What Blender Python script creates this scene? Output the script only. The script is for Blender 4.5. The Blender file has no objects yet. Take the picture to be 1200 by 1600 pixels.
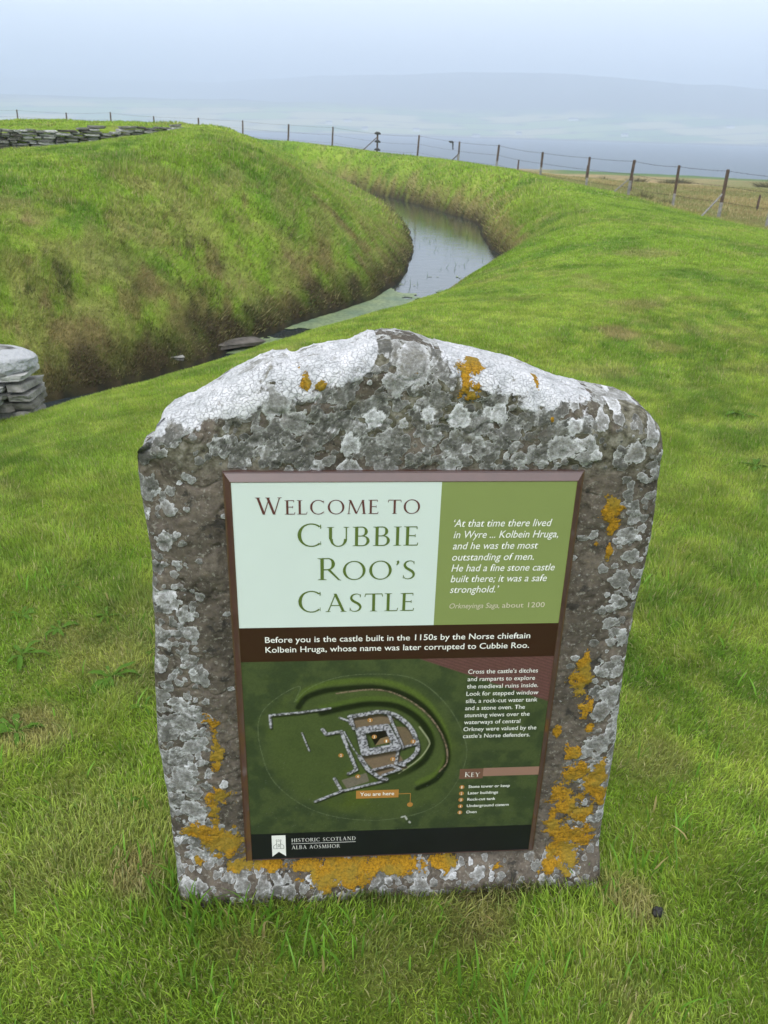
import bpy, bmesh, math, random
import numpy as np
from mathutils import Vector, Matrix

C = bpy.context.scene.collection
rng = np.random.default_rng(7)
random.seed(7)

# ------------------------------------------------------------------ camera, sky, sun, exposure
H_EYE = 1.5
PITCH, ROLL, FPX = math.radians(24.87), math.radians(1.58), 1294.0
cam_d = bpy.data.cameras.new('camera')
cam = bpy.data.objects.new('camera', cam_d)
C.objects.link(cam)
cam_d.sensor_fit = 'VERTICAL'
cam_d.sensor_height = 24.0
cam_d.sensor_width = 18.0
cam_d.lens = FPX / 1600.0 * 24.0
cam_d.clip_start = 0.05
cam_d.clip_end = 20000
cam_d.dof.use_dof = True
cam_d.dof.focus_distance = 1.55
cam_d.dof.aperture_fstop = 10.0
_cr, _sr, _cp, _sp = math.cos(ROLL), math.sin(ROLL), math.cos(PITCH), math.sin(PITCH)
_right0, _up0 = Vector((1, 0, 0)), Vector((0, _sp, _cp))
_fwd = Vector((0, _cp, -_sp))
_X = _cr * _right0 + _sr * _up0
_Y = -_sr * _right0 + _cr * _up0
_m = Matrix((( _X.x, _Y.x, -_fwd.x, 0), (_X.y, _Y.y, -_fwd.y, 0), (_X.z, _Y.z, -_fwd.z, H_EYE), (0, 0, 0, 1)))
cam.matrix_world = _m
bpy.context.scene.camera = cam

SUN_EL, SUN_AZ = math.radians(50), math.radians(200)
world = bpy.data.worlds.new('World')
bpy.context.scene.world = world
world.use_nodes = True
nt = world.node_tree
nt.nodes.clear()
wo = nt.nodes.new('ShaderNodeOutputWorld')
bg = nt.nodes.new('ShaderNodeBackground')
bg.inputs['Strength'].default_value = 0.1
sky = nt.nodes.new('ShaderNodeTexSky')
sky.sky_type = 'NISHITA'
sky.sun_disc = False
sky.sun_elevation = SUN_EL
sky.sun_rotation = SUN_AZ
sky.dust_density = 2.0
# an even layer of cloud in front of the blue sky, a little brighter overhead
tc = nt.nodes.new('ShaderNodeTexCoord')
sep = nt.nodes.new('ShaderNodeSeparateXYZ')
nt.links.new(tc.outputs['Generated'], sep.inputs[0])
ramp = nt.nodes.new('ShaderNodeValToRGB')
ramp.color_ramp.elements[0].position = 0.0
ramp.color_ramp.elements[0].color = (0.40, 0.49, 0.72, 1)
ramp.color_ramp.elements[1].position = 0.5
ramp.color_ramp.elements[1].color = (1.02, 1.04, 1.06, 1)
e = ramp.color_ramp.elements.new(0.13)
e.color = (0.84, 0.905, 0.94, 1)
nt.links.new(sep.outputs['Z'], ramp.inputs[0])
mp = nt.nodes.new('ShaderNodeMapping')
mp.inputs['Scale'].default_value = (1, 1, 3.5)
nt.links.new(tc.outputs['Generated'], mp.inputs[0])
cn = nt.nodes.new('ShaderNodeTexNoise')
cn.inputs['Scale'].default_value = 2.2
cn.inputs['Detail'].default_value = 4
nt.links.new(mp.outputs[0], cn.inputs['Vector'])
cr = nt.nodes.new('ShaderNodeMapRange')
cr.inputs['From Min'].default_value = 0.3
cr.inputs['From Max'].default_value = 0.7
cr.inputs['To Min'].default_value = 0.92
cr.inputs['To Max'].default_value = 1.06
nt.links.new(cn.outputs['Fac'], cr.inputs['Value'])
sc_ = nt.nodes.new('ShaderNodeVectorMath')
sc_.operation = 'SCALE'
nt.links.new(ramp.outputs[0], sc_.inputs[0])
mul = nt.nodes.new('ShaderNodeMath')
mul.operation = 'MULTIPLY'
mul.inputs[1].default_value = 7.4
nt.links.new(cr.outputs[0], mul.inputs[0])
nt.links.new(mul.outputs[0], sc_.inputs['Scale'])
mx = nt.nodes.new('ShaderNodeMix')
mx.data_type = 'RGBA'
mx.inputs['Factor'].default_value = 0.92
nt.links.new(sky.outputs[0], mx.inputs[6])
nt.links.new(sc_.outputs[0], mx.inputs[7])
nt.links.new(mx.outputs[2], bg.inputs['Color'])
nt.links.new(bg.outputs[0], wo.inputs[0])

sun_d = bpy.data.lights.new('sun', 'SUN')
sun_d.energy = 0.8
sun_d.angle = math.radians(24)
sun_d.color = (1.0, 0.97, 0.93)
sun = bpy.data.objects.new('sun', sun_d)
C.objects.link(sun)
# the direction towards the sun: behind the camera and to the left, high
_sd = Vector((math.sin(SUN_AZ) * math.cos(SUN_EL), math.cos(SUN_AZ) * math.cos(SUN_EL), math.sin(SUN_EL)))
sun.rotation_euler = _sd.to_track_quat('Z', 'Y').to_euler()

vs = bpy.context.scene.view_settings
vs.view_transform = 'Standard'
vs.look = 'None'
vs.exposure = 1.27
vs.gamma = 1.0
vs.use_curve_mapping = False
cy = bpy.context.scene.cycles
cy.max_bounces = 6
cy.diffuse_bounces = 3
cy.glossy_bounces = 3
cy.transmission_bounces = 3
cy.volume_bounces = 1
cy.use_adaptive_sampling = True
cy.adaptive_threshold = 0.012
cy.use_denoising = True
try:
    cy.denoiser = 'OPENIMAGEDENOISE'
    cy.denoising_prefilter = 'ACCURATE'
except Exception:
    pass

# ------------------------------------------------------------------ numpy noise
def _hash(ix, iy, iz, seed):
    h = (ix.astype(np.int64) * 374761393 + iy.astype(np.int64) * 668265263 + iz.astype(np.int64) * 2147483647 + seed * 974711) & 0xffffffff
    h = ((h ^ (h >> 13)) * 1274126177) & 0xffffffff
    h = ((h ^ (h >> 16)) * 2246822519) & 0xffffffff
    return ((h ^ (h >> 15)) & 0xffffff) / float(0xffffff)

def vnoise(x, y, z=None, seed=0):
    """value noise, 0..1"""
    x = np.asarray(x, dtype=np.float64); y = np.asarray(y, dtype=np.float64)
    ix, iy = np.floor(x), np.floor(y)
    fx, fy = x - ix, y - iy
    fx = fx * fx * (3 - 2 * fx); fy = fy * fy * (3 - 2 * fy)
    if z is None:
        o = np.zeros_like(ix)
        a = _hash(ix, iy, o, seed); b = _hash(ix + 1, iy, o, seed)
        c = _hash(ix, iy + 1, o, seed); d = _hash(ix + 1, iy + 1, o, seed)
        return (a * (1 - fx) + b * fx) * (1 - fy) + (c * (1 - fx) + d * fx) * fy
    z = np.asarray(z, dtype=np.float64)
    iz = np.floor(z); fz = z - iz; fz = fz * fz * (3 - 2 * fz)
    r = 0
    for k in (0, 1):
        a = _hash(ix, iy, iz + k, seed); b = _hash(ix + 1, iy, iz + k, seed)
        c = _hash(ix, iy + 1, iz + k, seed); d = _hash(ix + 1, iy + 1, iz + k, seed)
        v = (a * (1 - fx) + b * fx) * (1 - fy) + (c * (1 - fx) + d * fx) * fy
        r = r + v * (fz if k else 1 - fz)
    return r

def fbm(x, y, z=None, octv=4, seed=0, gain=0.5):
    s = 0; a = 1; t = 0
    for o in range(octv):
        f = 2.03 ** o
        s = s + a * vnoise(x * f + 17.3 * o, y * f - 9.1 * o, None if z is None else z * f + 3.7 * o, seed + o)
        t += a; a *= gain
    return s / t

def sstep(a, b, x):
    t = np.clip((x - a) / (b - a), 0, 1)
    return t * t * (3 - 2 * t)

# ------------------------------------------------------------------ terrain
WATER = -1.2
INNER = np.array([(-8.3, 5.5), (-5.4, 7.1), (-3.8, 8.3), (-2.95, 9.25), (-2.33, 10.2), (-1.86, 11.45), (-1.15, 13.1), (-0.3, 14.9),
                  (0.1, 16.4), (0.33, 18.2), (0.45, 20.5), (0.52, 23.5), (0.42, 27), (0.05, 31), (-0.45, 35.3), (-1.6, 39), (-5, 42.5), (-10, 44.5),
                  (-17, 43), (-23, 36), (-25, 24), (-20, 10), (-13, 5.0)])
OUTER = np.array([(-6.5, 4.2), (-4.6, 5.35), (-3.65, 6.5), (-2.75, 7.8), (-1.85, 9.3), (-0.85, 10.9), (0.05, 12.75), (0.97, 14.95),
                  (1.95, 17.3), (2.62, 19.6), (2.6, 21.8), (2.6, 24.6), (2.78, 28.6), (2.1, 31.5), (1.05, 35), (-0.6, 39.6), (-4, 45),
                  (-11, 47.5), (-19, 46), (-27, 38), (-29, 24), (-23, 7.5), (-14, 2.0)])

def smooth_poly(P, n=4):
    out = []
    N = len(P)
    for i in range(N):
        p0, p1, p2, p3 = P[i - 1], P[i], P[(i + 1) % N], P[(i + 2) % N]
        for k in range(n):
            t = k / n
            out.append(0.5 * ((2 * p1) + (-p0 + p2) * t + (2 * p0 - 5 * p1 + 4 * p2 - p3) * t * t + (-p0 + 3 * p1 - 3 * p2 + p3) * t ** 3))
    return np.array(out)

INNER_S, OUTER_S = smooth_poly(INNER), smooth_poly(OUTER)

def sdf_poly(P, x, y):
    """signed distance, positive inside"""
    x = x.ravel(); y = y.ravel()
    best = np.full(x.shape, 1e18)
    inside = np.zeros(x.shape, bool)
    N = len(P)
    for i in range(N):
        ax, ay = P[i]; bx, by = P[(i + 1) % N]
        dx, dy = bx - ax, by - ay
        t = np.clip(((x - ax) * dx + (y - ay) * dy) / (dx * dx + dy * dy + 1e-15), 0, 1)
        d = (x - ax - t * dx) ** 2 + (y - ay - t * dy) ** 2
        np.minimum(best, d, out=best)
        c = (ay > y) != (by > y)
        if dy != 0:
            inside ^= c & (x < (bx - ax) * (y - ay) / dy + ax)
    d = np.sqrt(best)
    return np.where(inside, d, -d)

class TPS:
    def __init__(self, pts, lam=0.02):
        P = np.array(pts, float)
        self.P = P
        n = len(P)
        K = self.k(np.hypot(P[:, None, 0] - P[None, :, 0], P[:, None, 1] - P[None, :, 1])) + lam * np.eye(n)
        A = np.zeros((n + 3, n + 3)); A[:n, :n] = K
        A[:n, n] = 1; A[:n, n + 1:] = P[:, :2]; A[n:, :n] = A[:n, n:].T
        self.w = np.linalg.solve(A, np.concatenate([P[:, 2], [0, 0, 0]]))
    @staticmethod
    def k(r):
        return np.where(r > 1e-9, r * r * np.log(np.maximum(r, 1e-9)), 0)
    def __call__(self, x, y):
        s = self.w[-3] + self.w[-2] * x + self.w[-1] * y
        for i in range(len(self.P)):
            s = s + self.w[i] * self.k(np.hypot(x - self.P[i, 0], y - self.P[i, 1]))
        return s

G_OUT = TPS([(0, -6, 0.05), (-6, -4, 0), (6, -4, 0), (0, 0, 0), (0, 1.3, 0), (-3, 0, 0), (3, 0, 0), (-2, 3, 0), (2, 3, 0), (-4, 3, 0), (0.5, 5, 0), (4, 4, -0.02),
             (1, 7.5, 0.02), (2.5, 10, 0.04), (7, 8, -0.08), (3.2, 13, 0.05), (4.2, 16, 0.06), (7, 13, -0.12), (4.6, 19.5, 0.02), (4.9, 23, 0.06),
             (5.2, 26.5, 0.13), (4.7, 30, 0.20), (4.0, 33, 0.3), (2.6, 37.5, 0.34), (0.6, 42.5, 0.38), (-3, 48, 0.54), (-8, 51, 0.72),
             (6.6, 20.5, -0.2), (7.3, 17, -0.26), (9, 21.8, -0.5), (8.4, 24.3, -0.4), (8.0, 28, -0.38), (7.2, 32, -0.32), (6.2, 36, -0.2), (4.9, 40, -0.08),
             (3, 44, 0.05), (-0.5, 48, 0.22), (-3.6, 51.5, 0.38), (-8, 54, 0.5), (-14, 55, 0.6), (-26, 52, 0.6), (14, 22, -0.7), (13, 12, -0.5), (12, 34, -0.8),
             (9, 50, -0.7), (0, 60, -0.4), (-14, 62, 0.1), (20, 44, -1.2), (-30, 8, 0), (-34, 30, 0.3), (-14, -4, 0)])
_shared = [(-5.6, 11.6, 0.84), (-4.6, 14.2, 1.11), (-3.6, 17, 1.32), (-3.3, 20, 1.36), (-3.3, 24, 1.25), (-3.6, 28, 1.1), (-4.4, 33, 0.95), (-8, 38, 1.0),
           (-9.0, 10.5, 0.95), (-16, 9, 0.9), (-5.0, 25.5, 1.4), (-5.2, 23.6, 1.38), (-4.8, 21, 1.33)]
G_FRONT = TPS(_shared + [(-7.5, 13, 0.86), (-6.8, 15.5, 0.94), (-10, 14, 0.95), (-8.8, 18, 0.72), (-7.4, 20.4, 0.78), (-8.6, 21.2, 0.72), (-6.6, 22.4, 0.98), (-10.5, 20, 0.72), (-13, 17, 0.7), (-6.2, 22.6, 1.15), (-14, 30, 0.8)])
G_BACK = TPS(_shared + [(-9.5, 22.2, 1.22), (-8, 23.2, 1.3), (-6.8, 24.2, 1.36), (-12, 23, 1.22), (-9, 26, 1.42), (-7, 27, 1.46), (-12, 28, 1.38), (-17, 30, 1.3), (-7, 31, 1.3), (-12, 36, 1.1), (-15, 22, 1.2)])
WALL_A, WALL_B = np.array((-11.6, 20.0)), np.array((-5.7, 23.9))

def wall_side(x, y):
    d = WALL_B - WALL_A; L = np.hypot(*d); d = d / L
    n = np.array((-d[1], d[0]))
    return (x - WALL_A[0]) * n[0] + (y - WALL_A[1]) * n[1]

def far_height(x, y):
    r = np.hypot(x, y)
    az = np.arctan2(x, y)
    coast = 172 + 22 * np.sin(az * 5 + 1) + 10 * np.sin(az * 13)
    z = -0.45 - (r - 26) * 0.0315
    z = z + 0.35 * (fbm(x * 0.06, y * 0.06, octv=3, seed=31) - 0.5)
    return np.maximum(z - sstep(coast, coast + 55, r) * 14, -18.0)

def terrain(x, y, full=False):
    x = np.asarray(x, float); y = np.asarray(y, float)
    shp = x.shape
    x = x.ravel(); y = y.ravel()
    wob = 0.16 * (fbm(x * 1.1, y * 1.1, octv=3, seed=3) - 0.5)
    dI = sdf_poly(INNER_S, x, y) + wob
    dO = -sdf_poly(OUTER_S, x, y) + 0.22 * (fbm(x * 0.9, y * 0.9, octv=3, seed=5) - 0.5)
    # castle mound
    gi = G_FRONT(x, y)
    gb = G_BACK(x, y)
    s = sstep(0.02, 0.26, wall_side(x, y))
    gi = gi * (1 - s) + gb * s
    east = sstep(15, 24, y) * sstep(-7.5, -2.5, x)
    t = np.clip(dI / (4.3 + 2.6 * east), 0, 1)
    prof = (0.30 - 0.2 * east) * (1 - (1 - t) ** 4) + (0.70 + 0.2 * east) * (1 - (1 - t) ** (2.0 - 0.35 * east))
    zi = WATER + (gi - WATER) * prof
    # rampart and lawn outside the ditch
    r = np.hypot(x, y)
    go = G_OUT(x, y)
    k = sstep(50, 72, r)
    go = go * (1 - k) + far_height(x, y) * k
    near = (1 - sstep(12.5, 18, y)) * (0.70 + 0.1 * sstep(7, 11, y))
    t = np.clip(dO / (3.1 + 1.5 * near), 0, 1)
    prof2 = (0.25 - 0.15 * near) * (1 - (1 - t) ** 5) + (0.75 + 0.15 * near) * (1 - (1 - t) ** (2.3 - 0.1 * near))
    zo = WATER + (go - WATER) * prof2
    z = np.where(dI > 0, zi, np.where(dO > 0, zo, WATER))
    # bed of the ditch
    bed = np.minimum(-dI, -dO)
    z = np.where((dI <= 0) & (dO <= 0), WATER - 0.45 * sstep(0, 0.35, bed), z)
    # steep undercut rim just above the water
    z = np.where((dI > 0), z + 0.06 * np.clip(1 - dI / 0.3, 0, 1) * (dI / 0.3), z)
    land = (dI > 0.1) | (dO > 0.1)
    amp = np.where(dI > 0.1, 0.16 * np.clip(dI / 2, 0, 1), 0.07 * np.clip((dO - 0.1) / 2, 0, 1))
    amp = amp * (1 - 0.75 * np.exp(-(r / 4.0) ** 2))
    lumps = (fbm(x * 0.55, y * 0.55, octv=3, seed=11) - 0.5) * amp
    small = (fbm(x * 3.1, y * 3.1, octv=3, seed=17) - 0.5) * np.clip(np.where(dI > 0, 0.10, 0.03), 0, 1)
    z = z + np.where(land, lumps + small * np.clip(np.maximum(dI, dO), 0, 1) * 0.9, 0)
    if full:
        return z.reshape(shp), dI.reshape(shp), dO.reshape(shp)
    return z.reshape(shp)

SY_ = 1.285
def mixc(a, b, t):
    return a + (b - a) * t[..., None]

def turf_colour(x, y, dI, dO):
    """colour of the sward, with contact shade painted round the stone: lush, yellowed and dead patches, bare soil at the foot of the banks"""
    r = np.hypot(x, y)
    n1 = fbm(x * 0.9, y * 0.9, octv=4, seed=41)
    n2 = fbm(x * 4.3, y * 4.3, octv=3, seed=43)
    n3 = fbm(x * 0.28, y * 0.28, octv=3, seed=47)
    lush = np.array((0.125, 0.245, 0.022)); mid = np.array((0.225, 0.355, 0.034)); yel = np.array((0.340, 0.435, 0.066))
    straw = np.array((0.36, 0.29, 0.13)); brown = np.array((0.23, 0.155, 0.082)); soil = np.array((0.045, 0.031, 0.020))
    c = mixc(lush, mid, sstep(0.30, 0.56, n1))
    c = mixc(c, yel, sstep(0.44, 0.72, 0.4 * n2 + 0.3 * n3 + 0.3 * fbm(x * 13, y * 13, octv=2, seed=49)))
    dry = sstep(0.60, 0.74, fbm(x * 1.4 + 5, y * 1.4, octv=4, seed=53)) * 0.35
    for (px, py, rr, a) in ((1.93, 6.9, 0.26, .9), (2.15, 6.5, 0.2, .5), (-0.93, 1.75, 0.16, 0.7), (-0.98, 2.2, 0.16, 0.4), (-0.53, 1.33, 0.10, 0.8), (0.22, 1.2, 0.13, 0.6),
                            (0.56, 1.27, 0.10, 0.7), (0.5, 1.05, 0.10, 0.3), (0.05, 1.1, 0.12, 0.3), (2.4, 8.1, 0.35, .6), (-0.25, 1.15, 0.1, 0.4), (3.6, 12, 0.6, 0.5), (0.75, 1.75, 0.15, .4)):
        d = np.hypot(x - px, y - py) / rr + (n2 - 0.5) * 1.2
        dry = np.maximum(dry, a * (1 - sstep(0.35, 1.0, d)))
    dry = dry * np.where(dI > 0, 1, 1)
    c = mixc(c, straw, dry)
    # mound flank: streaks of dead grass, more of them towards the foot
    foot = np.clip(1 - dI / 3.7, 0, 1) * (dI > 0)
    st = fbm(x * 2.6 + y * 0.8, y * 2.3 - x * 0.9, octv=5, seed=61, gain=0.62)
    west = 1 - sstep(2, 22, y + x * 0.5)
    k = sstep(0.54, 0.74, st + 0.24 * foot - 0.07) * (dI > 0) * (dI < 4.8)
    c = mixc(c, straw * 0.9, k * 0.45)
    k = sstep(0.56, 0.70, fbm(x * 3.6, y * 3.6, octv=5, seed=67, gain=0.62) + 0.34 * foot ** 2 - 0.18) * (dI > 0) * (dI < 4)
    c = mixc(c, brown, k * 0.70)
    k = sstep(0.60, 0.74, fbm(x * 3.2, y * 3.2, octv=5, seed=71, gain=0.62) + (0.10 + 0.24 * west) * foot ** 4 - 0.11) * (dI > 0)
    c = mixc(c, soil, k * 0.8)
    # foot of the outer bank
    foot2 = np.clip(1 - dO / 1.5, 0, 1) * (dO > 0)
    k = sstep(0.62, 0.95, n2 * 0.6 + 0.70 * foot2)
    c = mixc(c, brown * 0.8 + straw * 0.35, k * 0.8)
    c = mixc(c, soil, sstep(0.80, 1.0, foot2 + 0.15 * (n2 - 0.5)) * 0.9)
    c = mixc(c, soil, sstep(0.88, 1.0, foot + 0.1 * (n2 - 0.5)) * 0.9)
    # contact shade painted in soil colour round the foot of the stone
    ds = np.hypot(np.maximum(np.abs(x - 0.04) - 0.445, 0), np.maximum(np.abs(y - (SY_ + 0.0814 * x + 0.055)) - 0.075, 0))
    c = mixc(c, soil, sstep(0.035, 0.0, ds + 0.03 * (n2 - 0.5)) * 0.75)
    # rough field beyond the fence
    F = np.array([(8.7, 21.2), (7.5, 24.2), (6.8, 28), (5.9, 32), (4.7, 37), (3.3, 41), (0.3, 45.5), (-4, 50.5), (-14, 53), (-30, 55), (-60, 400), (500, 400), (500, 12), (14, 12), (10.6, 18)])
    df = sdf_poly(F, x, y).reshape(x.shape)
    tan = mixc(np.array((0.36, 0.27, 0.13)), np.array((0.22, 0.22, 0.08)), sstep(0.42, 0.62, fbm(x * 0.22, y * 0.11, octv=4, seed=73)))
    tan = mixc(tan, np.array((0.22, 0.15, 0.07)), sstep(0.55, 0.7, fbm(x * 0.7, y * 0.35, octv=3, seed=79)) * 0.6)
    far = np.array((0.09, 0.17, 0.04))
    tan = mixc(tan, far, sstep(120, 140, r) * sstep(0.15, 0.2, np.arctan2(x, y)))
    c = mixc(c, tan, sstep(-0.3, 0.7, df + (n2 - 0.5) * 0.8))
    return c, df

# ------------------------------------------------------------------ helpers
def nodes_mat(name):
    m = bpy.data.materials.new(name)
    m.use_nodes = True
    n = m.node_tree
    b = n.nodes['Principled BSDF']
    return m, n, b

def simple_mat(name, col, rough=0.6, noise=None, bump=None, spec=0.5, metallic=0.0, coat=0.0):
    m, n, b = nodes_mat(name)
    b.inputs['Roughness'].default_value = rough
    b.inputs['Specular IOR Level'].default_value = spec
    b.inputs['Metallic'].default_value = metallic
    b.inputs['Coat Weight'].default_value = coat
    b.inputs['Base Color'].default_value = (*col, 1)
    tcn = n.nodes.new('ShaderNodeTexCoord')
    if noise:
        sc, amt = noise
        t = n.nodes.new('ShaderNodeTexNoise'); t.inputs['Scale'].default_value = sc; t.inputs['Detail'].default_value = 5
        n.links.new(tcn.outputs['Object'], t.inputs['Vector'])
        mr = n.nodes.new('ShaderNodeMapRange'); mr.inputs['From Min'].default_value = 0.3; mr.inputs['From Max'].default_value = 0.7
        mr.inputs['To Min'].default_value = 1 - amt; mr.inputs['To Max'].default_value = 1 + amt
        n.links.new(t.outputs['Fac'], mr.inputs['Value'])
        vm = n.nodes.new('ShaderNodeVectorMath'); vm.operation = 'SCALE'
        vm.inputs[0].default_value = col
        n.links.new(mr.outputs[0], vm.inputs['Scale'])
        n.links.new(vm.outputs[0], b.inputs['Base Color'])
    if bump:
        sc, st, di = bump
        t = n.nodes.new('ShaderNodeTexNoise'); t.inputs['Scale'].default_value = sc; t.inputs['Detail'].default_value = 6
        n.links.new(tcn.outputs['Object'], t.inputs['Vector'])
        bp = n.nodes.new('ShaderNodeBump'); bp.inputs['Strength'].default_value = st; bp.inputs['Distance'].default_value = di
        n.links.new(t.outputs['Fac'], bp.inputs['Height']); n.links.new(bp.outputs[0], b.inputs['Normal'])
    return m

def np_mesh(name, verts, faces_flat, loop_starts, mats, smooth=False, colors=None, floats=None):
    me = bpy.data.meshes.new(name)
    me.vertices.add(len(verts)); me.vertices.foreach_set('co', np.asarray(verts, np.float32).ravel())
    me.loops.add(len(faces_flat)); me.loops.foreach_set('vertex_index', np.asarray(faces_flat, np.int32))
    me.polygons.add(len(loop_starts)); me.polygons.foreach_set('loop_start', np.asarray(loop_starts, np.int32))
    for m in (mats if isinstance(mats, (list, tuple)) else [mats]):
        me.materials.append(m)
    me.update(calc_edges=True)
    me.polygons.foreach_set('use_smooth', np.full(len(loop_starts), smooth, bool))
    if colors is not None:
        a = me.color_attributes.new('tone', 'FLOAT_COLOR', 'POINT')
        a.data.foreach_set('color', np.concatenate([colors, np.ones((len(colors), 1))], 1).astype(np.float32).ravel())
    for k, v in (floats or {}).items():
        a = me.attributes.new(k, 'FLOAT', 'POINT')
        a.data.foreach_set('value', np.asarray(v, np.float32))
    return me

def grid_faces(nu, nv, off=0, flip=False):
    i = np.arange(nu - 1)[:, None]; j = np.arange(nv - 1)[None, :]
    a = off + i * nv + j; b = off + (i + 1) * nv + j; c = b + 1; d = a + 1
    q = np.stack([a, b, c, d] if not flip else [a, d, c, b], -1).reshape(-1, 4)
    return q

def link(name, me, parent=None, loc=(0, 0, 0), rot=(0, 0, 0), **props):
    o = bpy.data.objects.new(name, me)
    C.objects.link(o)
    if parent is not None:
        o.parent = parent
    o.location = loc
    o.rotation_euler = rot
    for k, v in props.items():
        o[k] = v
    return o

def empty(name, loc, label, cat, rz=0, group=None, rot=None):
    o = bpy.data.objects.new(name, None)
    o.empty_display_size = 0.1
    C.objects.link(o)
    o.location = loc
    o.rotation_euler = rot or (0, 0, rz)
    o['label'] = label; o['category'] = cat
    if group:
        o['group'] = group
    return o

def bm_mesh(name, bm, mat, smooth=False):
    me = bpy.data.meshes.new(name)
    bm.normal_update()
    bm.to_mesh(me); bm.free()
    for m in (mat if isinstance(mat, (list, tuple)) else [mat]):
        me.materials.append(m)
    if smooth:
        me.polygons.foreach_set('use_smooth', np.ones(len(me.polygons), bool))
    return me

def tube(bm, pts, radii, seg=8, cap=True, jitter=0):
    rings = []
    for i, p in enumerate(pts):
        p = Vector(p)
        a = Vector(pts[max(i - 1, 0)]); b = Vector(pts[min(i + 1, len(pts) - 1)])
        d = (b - a).normalized()
        u = d.orthogonal().normalized() if abs(d.z) < 0.9 else Vector((1, 0, 0))
        u = (u - d * u.dot(d)).normalized(); v = d.cross(u)
        r = radii[i] if hasattr(radii, '__len__') else radii
        rings.append([bm.verts.new(p + (u * math.cos(2 * math.pi * k / seg) + v * math.sin(2 * math.pi * k / seg)) * r * (1 + random.uniform(-jitter, jitter))) for k in range(seg)])
    for i in range(len(rings) - 1):
        for k in range(seg):
            bm.faces.new((rings[i][k], rings[i][(k + 1) % seg], rings[i + 1][(k + 1) % seg], rings[i + 1][k]))
    if cap:
        bm.faces.new(rings[0][::-1]); bm.faces.new(rings[-1])

def boxm(bm, x0, x1, y0, y1, z0, z1):
    v = [bm.verts.new(p) for p in ((x0, y0, z0), (x1, y0, z0), (x1, y1, z0), (x0, y1, z0), (x0, y0, z1), (x1, y0, z1), (x1, y1, z1), (x0, y1, z1))]
    for f in ((0, 3, 2, 1), (4, 5, 6, 7), (0, 1, 5, 4), (1, 2, 6, 5), (2, 3, 7, 6), (3, 0, 4, 7)):
        bm.faces.new([v[i] for i in f])

# ------------------------------------------------------------------ ground sheet
def ground_material():
    m, n, b = nodes_mat('turf_ground')
    b.inputs['Roughness'].default_value = 0.95
    b.inputs['Specular IOR Level'].default_value = 0.15
    at = n.nodes.new('ShaderNodeAttribute'); at.attribute_name = 'tone'
    tcn = n.nodes.new('ShaderNodeTexCoord')
    t1 = n.nodes.new('ShaderNodeTexNoise'); t1.inputs['Scale'].default_value = 90; t1.inputs['Detail'].default_value = 5
    t2 = n.nodes.new('ShaderNodeTexNoise'); t2.inputs['Scale'].default_value = 9; t2.inputs['Detail'].default_value = 6
    n.links.new(tcn.outputs['Object'], t1.inputs['Vector']); n.links.new(tcn.outputs['Object'], t2.inputs['Vector'])
    ad = n.nodes.new('ShaderNodeMath'); ad.operation = 'ADD'
    n.links.new(t1.outputs['Fac'], ad.inputs[0]); n.links.new(t2.outputs['Fac'], ad.inputs[1])
    mr = n.nodes.new('ShaderNodeMapRange'); mr.inputs['From Min'].default_value = 0.7; mr.inputs['From Max'].default_value = 1.3
    mr.inputs['To Min'].default_value = 0.55; mr.inputs['To Max'].default_value = 1.25
    n.links.new(ad.outputs[0], mr.inputs['Value'])
    vm = n.nodes.new('ShaderNodeVectorMath'); vm.operation = 'SCALE'
    n.links.new(at.outputs['Color'], vm.inputs[0]); n.links.new(mr.outputs[0], vm.inputs['Scale'])
    n.links.new(vm.outputs[0], b.inputs['Base Color'])
    bp = n.nodes.new('ShaderNodeBump'); bp.inputs['Strength'].default_value = 0.7; bp.inputs['Distance'].default_value = 0.02
    n.links.new(t1.outputs['Fac'], bp.inputs['Height']); n.links.new(bp.outputs[0], b.inputs['Normal'])
    return m

def make_ground():
    rad = [0.0, 0.25]
    while rad[-1] < 320:
        r = rad[-1]
        step = 0.05 if r < 3 else 0.12 if 17.5 < r < 26.5 else min(0.017 * r, 4.0) if r < 55 else 0.03 * r
        rad.append(r + step)
    rad = np.array(rad)
    az = np.concatenate([np.radians(np.arange(-38, 38, 0.32)), np.radians(np.arange(38, 322.01, 4.0))])
    az = az[az < math.radians(322)]
    az = np.append(az, math.radians(322))
    R, A = np.meshgrid(rad, az, indexing='ij')
    x = R * np.sin(A); y = R * np.cos(A)
    z, dI, dO = terrain(x, y, True)
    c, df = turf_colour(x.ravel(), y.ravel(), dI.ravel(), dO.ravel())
    r = np.hypot(x, y).ravel()
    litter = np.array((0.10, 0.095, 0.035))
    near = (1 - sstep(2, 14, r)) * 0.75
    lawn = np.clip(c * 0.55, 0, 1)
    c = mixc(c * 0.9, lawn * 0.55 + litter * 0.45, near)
    bed = ((dI <= 0) & (dO <= 0)).ravel()
    c[bed] = (0.02, 0.02, 0.012)
    q = grid_faces(len(rad), len(az), flip=False)
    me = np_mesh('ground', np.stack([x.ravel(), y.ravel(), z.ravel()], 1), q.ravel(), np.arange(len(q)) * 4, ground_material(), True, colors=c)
    link('ground', me, kind='structure')

make_ground()

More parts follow.
